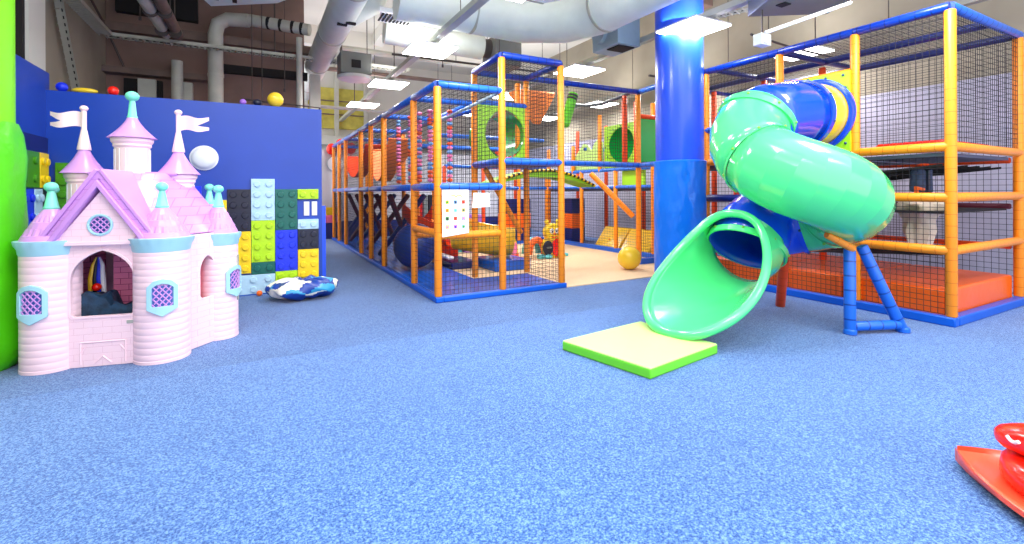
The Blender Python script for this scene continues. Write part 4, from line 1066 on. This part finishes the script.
# ================================================================ PRINCESS CASTLE
RZ = -math.radians(12)
cs = thing('castle_playhouse', (-.926, 4.358, 0), 'pink and purple plastic castle playhouse with teal topped turrets', 'playhouse', rz=RZ)
def cp(mb, name, m, smooth=False, bevel=0, **k): return mb.build(name, m, cs, smooth=smooth, bevel=bevel, local=True, **k)
def turret(x, y, r, zt=.815, seedy=1, win=None, angs=None):
    prof = [(r*1.01, 0), (r*1.01, .02)]
    z = .02
    while z < zt-.045:
        prof += [(r*.992, z+.002), (r, z+.006), (r, z+.042), (r*.992, z+.046)]; z += .046
    prof += [(r, zt)]
    w_ = cp(MB().lathe(prof, (x, y, 0), 40), 'turret_wall', 'pink', True, angle=50)
    def scal(a, i): return 1+(.03*abs(math.sin(a*9)) if i in (3, 4) else 0)
    cp(MB().lathe([(r*1.0, zt-.03), (r*1.03, zt-.02), (r*1.05, zt+.01), (r*1.12, zt+.04), (r*1.15, zt+.068), (r*1.0, zt+.07)], (x, y, 0), 72, amp=scal), 'turret_collar', 'iceblue', True)
    zb = zt+.06; prof = []; N = 5
    for i in range(N):
        t0 = i/N; t1 = (i+1)/N
        R0 = (r*1.03-.036)*(1-t0)**.85+.036; R1 = (r*1.03-.036)*(1-t1)**.85+.034
        prof += [(R0, zb+.225*t0), (R1+.006, zb+.225*t1-.002)]
    prof += [(.03, zb+.226)]
    cp(MB().lathe(prof, (x, y, 0), 60, amp=lambda a, i: 1-.05*(abs(math.sin(a*10+(i//2)*1.57)) > .9)), 'turret_roof', 'purple', True, angle=25)
    zf = zb+.22
    fin = cp(MB().lathe([(.042, zf), (.044, zf+.012), (.038, zf+.02), (.02, zf+.12), (.016, zf+.13)], (x, y, 0), 24), 'finial', 'teal', True)
    s_ = MB().sphere((x, y, zf+.155), .040, 20, 12, sc=(1, 1, .85)); b_ = s_.build('finial_ball', 'teal', None, smooth=True)
    loc = b_.location.copy(); b_.parent = fin; b_.location = loc-fin.location
    if win is not None:
        a0 = math.radians(win); wz = .47
        def mp(s, z, t, off=0): return (x+(r+off+t)*math.cos(a0+s/r), y+(r+off+t)*math.sin(a0+s/r), wz+z)
        def dens(poly, k=4):
            o = []
            for i in range(len(poly)):
                p, q = poly[i], poly[(i+1) % len(poly)]
                o += [(p[0]+(q[0]-p[0])*j/k, p[1]+(q[1]-p[1])*j/k) for j in range(k)]
            return o
        outer = dens([(-.085, -.085), (0, -.135), (.085, -.085), (.085, .075), (.05, .115), (0, .13), (-.05, .115), (-.085, .075)])
        inner = dens([(-.058, -.065), (.058, -.065), (.058, .065), (.03, .088), (0, .095), (-.03, .088), (-.058, .065)])
        fr = cp(MB().holed(outer, [inner], lambda a, b, t: mp(a, b, t), .022), 'window_frame', 'iceblue', bevel=.003)
        g = MB()
        for i in range(6):
            a_ = -.058+.116*i/6; b2 = -.058+.116*(i+1)/6
            g.add([mp(a_, -.065, 0, .004), mp(b2, -.065, 0, .004), mp(b2, .08, 0, .004), mp(a_, .08, 0, .004)], [(0, 1, 2, 3)])
        under(cp(g, 'window_pane', 'winback'), fr)
        lt = MB()
        for k in range(-5, 6):
            for sg in (1, -1):
                pts = []
                for j in range(9):
                    zz = -.065+.155*j/8; ss = k*.034+sg*(zz-.01)*.8
                    if abs(ss) < .058: pts.append(mp(ss, zz, 0, .012))
                if len(pts) > 1: lt.tube(pts, .0045, 6)
        under(cp(lt, 'window_lattice', 'lattice'), fr)
T1, T2, T3, T4 = (-.335, 0), (.325, 0), (.565, .455), (-.565, .455)
turret(*T1, .163, win=-98); turret(*T2, .172, win=-70); turret(*T3, .143, zt=.80, win=-22); turret(*T4, .143, zt=.80)
turret(.34, 1.0, .15, zt=.82); turret(-.34, 1.0, .15, zt=.82)
# wall panels
def arch(cx, w, z0, z1, zp, n=8):
    """pointed arch outline: half width w, bottom z0, springing z1, apex zp"""
    o = [(cx-w, z0+.02), (cx-w+.02, z0), (cx+w-.02, z0), (cx+w, z0+.02)]
    K_ = 1.45
    am = math.acos(1-1/K_)
    for i in range(n+1):
        t = am*i/n; o.append((cx+w*(K_*math.cos(t)-K_+1) if i < n else cx, z1+(zp-z1)*math.sin(t)/math.sin(am)))
    for i in range(n-1, -1, -1):
        t = am*i/n; o.append((cx-w*(K_*math.cos(t)-K_+1), z1+(zp-z1)*math.sin(t)/math.sin(am)))
    return o
def panel(p, q, holes, name, m, th=.03, zt=.88):
    p = V((*p, 0)); q = V((*q, 0)); d = (q-p); L_ = d.length; d.normalize(); nrm = V((d.y, -d.x, 0))
    f = lambda s, z, t: tuple(p+d*s+nrm*(-t)+V((0, 0, z)))
    return f, L_, cp(MB().holed([(0, 0), (L_, 0), (L_, zt), (0, zt)], holes, f, th), name, m, bevel=.004)
FY = -.085
f, L_, _ = panel((-.235, FY), (.225, FY), [arch(.235, .185, .35, .60, .805)], 'front_wall', 'pinkwall')
# raised arch trim, base door outline, slot, screw dots
oa = arch(.235, .2, .335, .60, .825); ia = arch(.235, .185, .35, .60, .805)
cp(MB().holed(oa, [ia], lambda s, z, t: (-.235+s, FY-.006+t, z), .008), 'arch_trim', 'pink', bevel=.002)
t = MB()
for a, b in (((-.13, .02), (-.13, .17)), ((.13, .02), (.13, .17)), ((-.13, .17), (.13, .17)), ((-.05, .02), (0, .07)), ((0, .07), (.05, .02)), ((-.13, .1), (-.1, .14)), ((.13, .1), (.1, .14))):
    t.wire((a[0], FY-.002, a[1]), (b[0], FY-.002, b[1]), .008)
cp(t, 'base_moulding', 'pink', bevel=.002)
cp(MB().box((.14, FY-.006, .285), (.205, FY+.002, .308)), 'slot_plate', 'tray', bevel=.002)
for x, z in ((-.245, .42), (-.245, .38), (-.245, .12), (-.245, .08), (.235, .05)):
    cp(MB().sphere((x, FY-.03 if x < 0 else FY-.05, z), .006, 8, 6), 'screw', 'pinkdeep', True)
t = MB(); t.wire((-.205, FY-.002, 0), (-.205, FY-.002, .86), .006); t.wire((.205, FY-.002, 0), (.205, FY-.002, .86), .006); cp(t, 'wall_joint', 'purpledk')
d3 = V((T3[0]-T2[0], T3[1]-T2[1], 0)).normalized(); n3 = V((d3.y, -d3.x, 0))
pA = (T2[0]+n3.x*.07, T2[1]+n3.y*.07); pB = (T3[0]+n3.x*.07, T3[1]+n3.y*.07)
panel(pA, pB, [arch(.335, .072, .37, .58, .705, 6)], 'side_wall', 'pinkwall')
panel((-pB[0], pB[1]), (-pA[0], pA[1]), [], 'side_wall', 'pinkwall')
for sx_ in (1, -1):
    a, b = (.6*sx_, .53), (.36*sx_, 1.05)
    if sx_ < 0: a, b = b, a
    panel(a, b, [], 'rear_side_wall', 'pinkdeep')
panel((.3, 1.08), (-.3, 1.08), [arch(.3, .22, .02, .55, .8)], 'back_wall', 'pinkdeep')
# inner deep pink wall seen through the arch, with peg dots, and the red inner panel behind the side window
cp(MB().box((-.12, .33, .0), (.3, .36, .86)), 'inner_wall', 'pinkdeep')
for x, z in ((.0, .7), (.12, .74), (.22, .62), (.05, .56), (.25, .5), (.1, .48)): cp(MB().sphere((x*.8, .327, z), .008, 8, 6), 'screw', 'purpledk', True)
cp(MB().box((.40, .12, .3), (.43, .6, .8)), 'inner_panel', 'redpink')
for y, z in ((.25, .6), (.25, .45), (.35, .5)): cp(MB().sphere((.435, y, z), .01, 8, 6), 'screw', 'redpink', True)
# roof: hipped body plus steep front gable
e = .885
hx = [(-.33, -.06), (.33, -.06), (.66, .46), (.34, 1.06), (-.34, 1.06), (-.66, .46)]
tp = [(-.2, .28), (.2, .28), (.3, .5), (.2, .72), (-.2, .72), (-.3, .5)]
vs = [(x, y, e) for x, y in hx]+[(x, y, 1.36) for x, y in tp]
fs = [(i, (i+1) % 6, 6+(i+1) % 6, 6+i) for i in range(6)]+[tuple(range(6, 12)), (5, 4, 3, 2, 1, 0)]
M['purpleroof'] = mat('purple_shingle', (206, 148, 222), .3, brick=(.09, .07, (180, 120, 200), .7))
cp(MB().add(vs, fs), 'main_roof', 'purpleroof', bevel=.01)
# gable front (white pink triangle) with round lattice window
GA = [(-.26, .865), (.26, .865), (0, 1.215)]
cp(MB().holed(GA, [circ(0, .985, .066)], lambda s, z, t: (s, FY-.03+t, z), .03), 'gable_wall', 'pinkwall')
cp(MB().box((-.25, FY-.04, .845), (.25, FY, .872)), 'gable_sill', 'pink', bevel=.004)
cp(MB().prism([(s, FY-.012, z) for s, z in circ(0, .985, .064, n=24)], (0, .004, 0)), 'gable_window_pane', 'winback')
cp(MB().tube([(s, FY-.032, z) for s, z in circ(0, .985, .068, n=32)], .009, 8, closed=True), 'gable_window_frame', 'iceblue', True)
t = MB()
for k in range(-2, 3):
    for sg in (1, -1):
        o_ = k*.026; hl = math.sqrt(max(.063**2-o_**2, 0)); u_ = (math.sqrt(.5), sg*math.sqrt(.5)); v_ = (-u_[1], u_[0])
        t.tube([(u_[0]*-hl+v_[0]*o_, FY-.026, .985+u_[1]*-hl+v_[1]*o_), (u_[0]*hl+v_[0]*o_, FY-.026, .985+u_[1]*hl+v_[1]*o_)], .0045, 6)
cp(t, 'gable_window_lattice', 'lattice')
def gprism(w, zb, za, y0, y1, th, name, m):
    # two sloped slabs meeting at a ridge
    k = th
    pl = [(-w, zb), (0, za), (w, zb), (w-k*1.25, zb), (0, za-k*1.7), (-w+k*1.25, zb)]
    return cp(MB().prism([(x, y0, z) for x, z in pl], (0, y1-y0, 0)), name, m, bevel=.006)
gprism(.365, .81, 1.365, FY-.05, .5, .036, 'gable_roof', 'purpleroof')
gprism(.315, .835, 1.30, FY-.075, .1, .032, 'gable_trim', 'purple')
for s_ in (-1, 1):
    t = MB(); t.prism([(s_*.335, FY-.06, .86), (s_*.365, FY-.06, .86), (s_*.02, FY-.06, 1.375), (s_*-.0, FY-.06, 1.36)], (0, .5, 0)); cp(t, 'gable_rib', 'purple', bevel=.005)
cp(MB().box((-.3, .35, 1.34), (.3, .7, 1.372)), 'roof_cap', 'purple', bevel=.01)
# three high towers
def tower(x, y, r, z0, zc, top, kind):
    cp(MB().lathe([(r, z0), (r, zc-.05), (r*1.1, zc-.035), (r*1.08, zc-.02), (r*1.2, zc-.002), (r*1.22, zc+.022), (r*1.15, zc+.03)], (x, y, 0), 40), 'tower_wall', 'pink', True, angle=30)
    t = MB()
    for k in range(16):
        a = 2*PI*k/16; t.wire((x+r*1.003*math.cos(a), y+r*1.003*math.sin(a), z0), (x+r*1.003*math.cos(a), y+r*1.003*math.sin(a), zc-.06), .005)
    cp(t, 'tower_groove', 'lilac')
    H_ = .17 if kind == 'ball' else .2
    pr = [(r*1.12*(1-t_)**1.6*.78+.24*r*1.12*(1-t_)+.032, zc+.028+H_*t_) for t_ in [i/12 for i in range(13)]]
    cp(MB().lathe(pr, (x, y, 0), 40), 'tower_roof', 'purple', True)
    zt = zc+.028+H_
    if kind == 'ball':
        fin = cp(MB().lathe([(.034, zt-.01), (.036, zt), (.03, zt+.012), (.02, zt+.12), (.016, zt+.135)], (x, y, 0), 24), 'finial', 'teal', True)
        b_ = MB().sphere((x, y, zt+.165), .047, 22, 14, sc=(1, 1, .85)).build('finial_ball', 'teal', None, smooth=True)
        loc = b_.location.copy(); b_.parent = fin; b_.location = loc-fin.location
    else:
        cp(MB().lathe([(.045, zt-.015), (.044, zt), (.02, zt+.14), (.017, zt+.15), (.017, zt+.30)], (x, y, 0), 20), 'spire', 'pink', True)
        cp(MB().sphere((x, y, zt+.315), .028, 16, 10, sc=(1, 1, .85)), 'spire_knob', 'pink', True)
        sg = kind; vs = []; fs = []; n = 14; zf0, zf1 = zt+.165, zt+.285; LN = .21
        for i in range(n+1):
            s = i/n; wv = .010*math.sin(s*7); yo = .014*math.sin(s*6+1)
            a_ = zf0-.01*s+wv; b_2 = zf1-.0*s+wv
            mid = (a_+b_2)/2; gap = max(0, (s-.62)/.38)*.028
            row = [a_+.012*s, mid-gap, mid+gap, b_2-.008*s]
            for z in row: vs.append((x+sg*(.01+LN*s), y+yo-.006, z))
        m0_ = len(vs); vs += [(a, b+.012, c) for a, b, c in vs]
        for i in range(n):
            for k in (0, 1, 2):
                if k == 1 and i/n >= .6: continue
                q4 = (i*4+k, i*4+k+1, (i+1)*4+k+1, (i+1)*4+k); fs.append(q4); fs.append(tuple(j+m0_ for j in reversed(q4)))
            for k in (0, 3): fs.append((i*4+k, (i+1)*4+k, (i+1)*4+k+m0_, i*4+k+m0_))
            if i/n >= .6:
                for k in (1, 2): fs.append((i*4+k, (i+1)*4+k, (i+1)*4+k+m0_, i*4+k+m0_))
        for k in (0, 2): fs.append((n*4+k, n*4+k+1, n*4+k+1+m0_, n*4+k+m0_))
        cp(MB().add(vs, fs), 'flag', 'pink', True)
tower(-.02, .4, .113, 1.2, 1.61, 0, 'ball')
tower(-.385, .5, .102, .95, 1.335, 0, -1)
tower(.262, .5, .108, .95, 1.33, 0, 1)
# grey hinge strip at the right
cp(MB().box((.70, .43, .3), (.716, .46, .68)), 'hinge_strip', 'tray', bevel=.003)

# dark cloth hanging over the arch sill, and a striped toy inside
def loc2w(x, y, z): c_, s_ = math.cos(RZ), math.sin(RZ); return (-.926+x*c_-y*s_, 4.358+x*s_+y*c_, z)
q = thing('draped_cloth', loc2w(0, .05, 0), 'dark blue green cloth heaped inside the castle arch', 'cloth', rz=RZ)
vs = []; fs = []; nx_, ny_ = 26, 10
for j in range(ny_+1):
    for i in range(nx_+1):
        x = -.2+.4*i/nx_; y = .015+.2*j/ny_
        h = .40+.015*math.sin(x*40+y*22)+.012*math.sin(x*19-y*60)+.0
        if x < .0: h += .085*min(1, max(0, (.0-x)/.03))
        h -= .05*(y/.35)
        vs.append((x, y-.05, h))
o_ = len(vs); vs += [(x, y, .02) for x, y, z in vs]
for j in range(ny_):
    for i in range(nx_):
        a = j*(nx_+1)+i; fs.append((a, a+1, a+nx_+2, a+nx_+1)); fs.append((a+o_, a+nx_+1+o_, a+nx_+2+o_, a+1+o_))
for i in range(nx_): fs.append((i, i+1, i+1+o_, i+o_)); a = ny_*(nx_+1)+i; fs.append((a, a+1, a+1+o_, a+o_))
for j in range(ny_): a = j*(nx_+1); fs.append((a, a+nx_+1, a+nx_+1+o_, a+o_)); a += nx_; fs.append((a, a+nx_+1, a+nx_+1+o_, a+o_))
MB().add(vs, fs).build('cloth', 'tarp', q, smooth=True, local=True)
q = thing('striped_toy', loc2w(-.19, .27, 0), 'yellow and blue striped toy standing inside the castle', 'toy')
x0, y0, _z = loc2w(-.19, .27, 0)
for k, mm in enumerate(('slideyellow', 'b_black', 'b_blue', 'lilac')):
    MB().tube([(x0-.045+k*.026, y0, .45), (x0-.04+k*.024, y0-.02, .56), (x0-.03+k*.018, y0, .66), (x0-.01+k*.006, y0, .72)], [.016, .018, .014, .006], 14).build('stripe', mm, q, smooth=True)
MB().sphere((x0-.0, y0-.04, .50), .03, 14, 10).build('ball_end', 'red', q, smooth=True)
MB().lathe([(.05, 0.0), (.055, .42), (.04, .46)], (x0, y0, 0), 18).build('base', 'b_black', q, smooth=True)
# ================================================================ BEANBAG, BALL, ROCKER
q = thing('bean_bag', (.47, 5.95, 0), 'flattened beanbag of white blue and cyan patches by the block mural', 'beanbag')
rb = random.Random(12)
seeds = []
for i in range(46):
    z = rb.uniform(-.25, .95); a = rb.uniform(0, 2*PI); s_ = math.sqrt(1-z*z); seeds.append((V((s_*math.cos(a), s_*math.sin(a), z)), [0, 1, 0, 2, 1, 0, 1, 2][i % 8]))
mb = MB(); n, m_ = 72, 40
for i in range(m_+1):
    for k in range(n):
        th = PI*i/m_; ph = 2*PI*k/n; d = V((math.sin(th)*math.cos(ph), math.sin(th)*math.sin(ph), math.cos(th)))
        w_ = 1+.05*math.sin(5*ph+3*d.z)+.03*math.sin(11*ph+1)*abs(math.sin(th))
        r_xy = math.hypot(d.x, d.y)
        dent = .06*math.exp(-((r_xy)/.42)**2) if d.z > 0 else 0
        mb.v.append((.47+d.x*.37*w_, 5.92+d.y*.30*w_, max(.002, .118+d.z*(.125 if d.z > 0 else .118)*w_-dent+.012*math.sin(9*ph+5*d.z))))
for i in range(m_):
    for k in range(n):
        th = PI*(i+.5)/m_; ph = 2*PI*(k+.5)/n; d = V((math.sin(th)*math.cos(ph), math.sin(th)*math.sin(ph), math.cos(th)*.9))
        best = max(seeds, key=lambda s: s[0].dot(d)); mb.f.append((i*n+k, i*n+(k+1) % n, (i+1)*n+(k+1) % n, (i+1)*n+k)); mb.mi.append(best[1])
mb.build('cover', ['beige', 'bagblue', 'bagcyan'], q, smooth=True, angle=80)
MB().lathe([(.03, 0), (.028, .012), (.001, .014)], (.47, 5.94, .155), 12).build('button', 'bagblue', q, smooth=True)
tag(MB().sphere((.03, 6.27, .032), .032, 24, 16).build('ball', 'b_orange', smooth=True), 'small orange ball on the carpet at the foot of the mural', 'ball')

# red rocker toy, lower right corner
q = thing('rocker_toy', (2.8, .62, 0), 'red plastic rocking toy cut by the lower right corner', 'rocking toy', rz=0)
tip = V((2.69, .91, 0)); axd = V((0, -1, 0)); sdd = V((axd.y, -axd.x, 0)); LEN = .95
def ctr(s): return tip+axd*(LEN*s)
def hw(s): return .36*math.sin(PI*min(max(s, 0), 1))**.8
vs = []; fs = []; n = 30
prof = [(1.0, .062), (.985, .07), (.93, .066), (.8, .055), (.0, .055)]
def zc_(s): return .17*(2*s-1)**2*.1
rows = []
for i in range(n+1):
    s = i/n; c = ctr(s); w_ = max(hw(s), .012); z = zc_(s)
    row = []
    for f_, h_ in ((-1, .035), (-1.0, .055), (-.94, .06), (-.8, .042), (0, .04), (.8, .042), (.94, .06), (1, .055), (1, .035), (.8, .004), (0, .0), (-.8, .004)):
        row.append(c+sdd*(w_*f_)+V((0, 0, z+h_)))
    rows.append(row)
K = 12
vs = [p for r_ in rows for p in r_]
for i in range(n):
    for k in range(K): fs.append((i*K+k, i*K+(k+1) % K, (i+1)*K+(k+1) % K, (i+1)*K+k))
fs += [tuple(range(K)), tuple(n*K+k for k in range(K))]
MB().add(vs, fs).build('rocker_base', 'redlight', q, smooth=True, angle=50)
# hull on top
def loft(path, wid, hei, name, m, K=24):
    vs = []; fs = []
    for p, w_, h_ in zip(path, wid, hei):
        for k in range(K):
            a = 2*PI*k/K; ca, sa = math.cos(a), math.sin(a)
            vs.append(V(p)+sdd*(w_*math.copysign(abs(ca)**.8, ca))+V((0, 0, h_*math.copysign(abs(sa)**.8, sa))))
    n_ = len(path)
    for i in range(n_-1):
        for k in range(K): fs.append((i*K+k, i*K+(k+1) % K, (i+1)*K+(k+1) % K, (i+1)*K+k))
    fs += [tuple(range(K)), tuple((n_-1)*K+k for k in range(K))]
    return MB().add(vs, fs).build(name, m, q, smooth=True, angle=60)
ss = [.15, .165, .2, .25, .34, .48, .65, .8, .88]
loft([ctr(s)+V((0, 0, .09+zc_(s)*.5)) for s in ss], [.01, .07, .13, .18, .235, .27, .24, .15, .04], [.03, .045, .055, .065, .08, .09, .08, .06, .03], 'hull', 'red')
# head rising over the hull with snout toward the tip
hp = [(.02, .2), (.035, .2), (.065, .2), (.12, .208), (.18, .215), (.26, .21), (.34, .2), (.42, .18), (.5, .15)]
loft([ctr(s)+V((0, 0, z)) for s, z in [(a+.11, b) for a, b in hp]], [.014, .045, .07, .092, .11, .12, .12, .11, .09], [.014, .032, .046, .058, .062, .062, .06, .06, .05], 'head', 'red')
sm = [ctr(.18+.012*k)-sdd*0-sdd*0+V((0, 0, .0)) for k in range(6)]
pts = []
for k in range(7):
    s = .19+.007*k; w_ = .062+.0045*k; pts.append(ctr(s)+sdd*(w_+.01)*1.0+V((0, 0, .222-.012*math.sin(PI*k/6))))
pts2 = [ctr(.175+.010*k)-sdd*(.072+.0045*k)+V((0, 0, .222-.012*math.sin(PI*k/6))) for k in range(7)]
for pp in (pts, pts2): MB().tube(pp, .007, 8).build('smile_mark', 'white', q, smooth=True)
for s_ in (-1, 1):
    a = ctr(.42)+sdd*(.06*s_)+V((0, 0, .23)); MB().tube([a, a+V((0, 0, .04))+sdd*.02*s_, a+V((0, 0, .055))+sdd*.08*s_, a+V((0, 0, .05))+sdd*.13*s_], [.018, .017, .016, .016], 12).build('handle', 'redlight', q, smooth=True)

# ---------------------------------------------------------------- camera
cam = bpy.data.cameras.new('camera'); co = bpy.data.objects.new('camera', cam); C.objects.link(co)
A = math.atan2(256, 475); RHO = math.atan(.0052)
fw = V((math.sin(A), math.cos(A), 0)); r0 = V((math.cos(A), -math.sin(A), 0)); u0 = V((0, 0, 1))
rr = r0*math.cos(RHO)-u0*math.sin(RHO); uu = r0*math.sin(RHO)+u0*math.cos(RHO)
mw = Matrix.Identity(4)
for i in range(3):
    mw[i][0] = rr[i]; mw[i][1] = uu[i]; mw[i][2] = -fw[i]
mw[2][3] = 1.2
co.matrix_world = mw
cam.sensor_width = 36; cam.lens = 475/1024*36; cam.shift_y = -(272-191.7)/1024
cam.clip_start = .05; cam.clip_end = 100
bpy.context.scene.camera = co
sc = bpy.context.scene
sc.view_settings.view_transform = 'Standard'; sc.view_settings.look = 'None'
sc.view_settings.gamma = 1; sc.view_settings.use_curve_mapping = False
sc.view_settings.exposure = 0.58
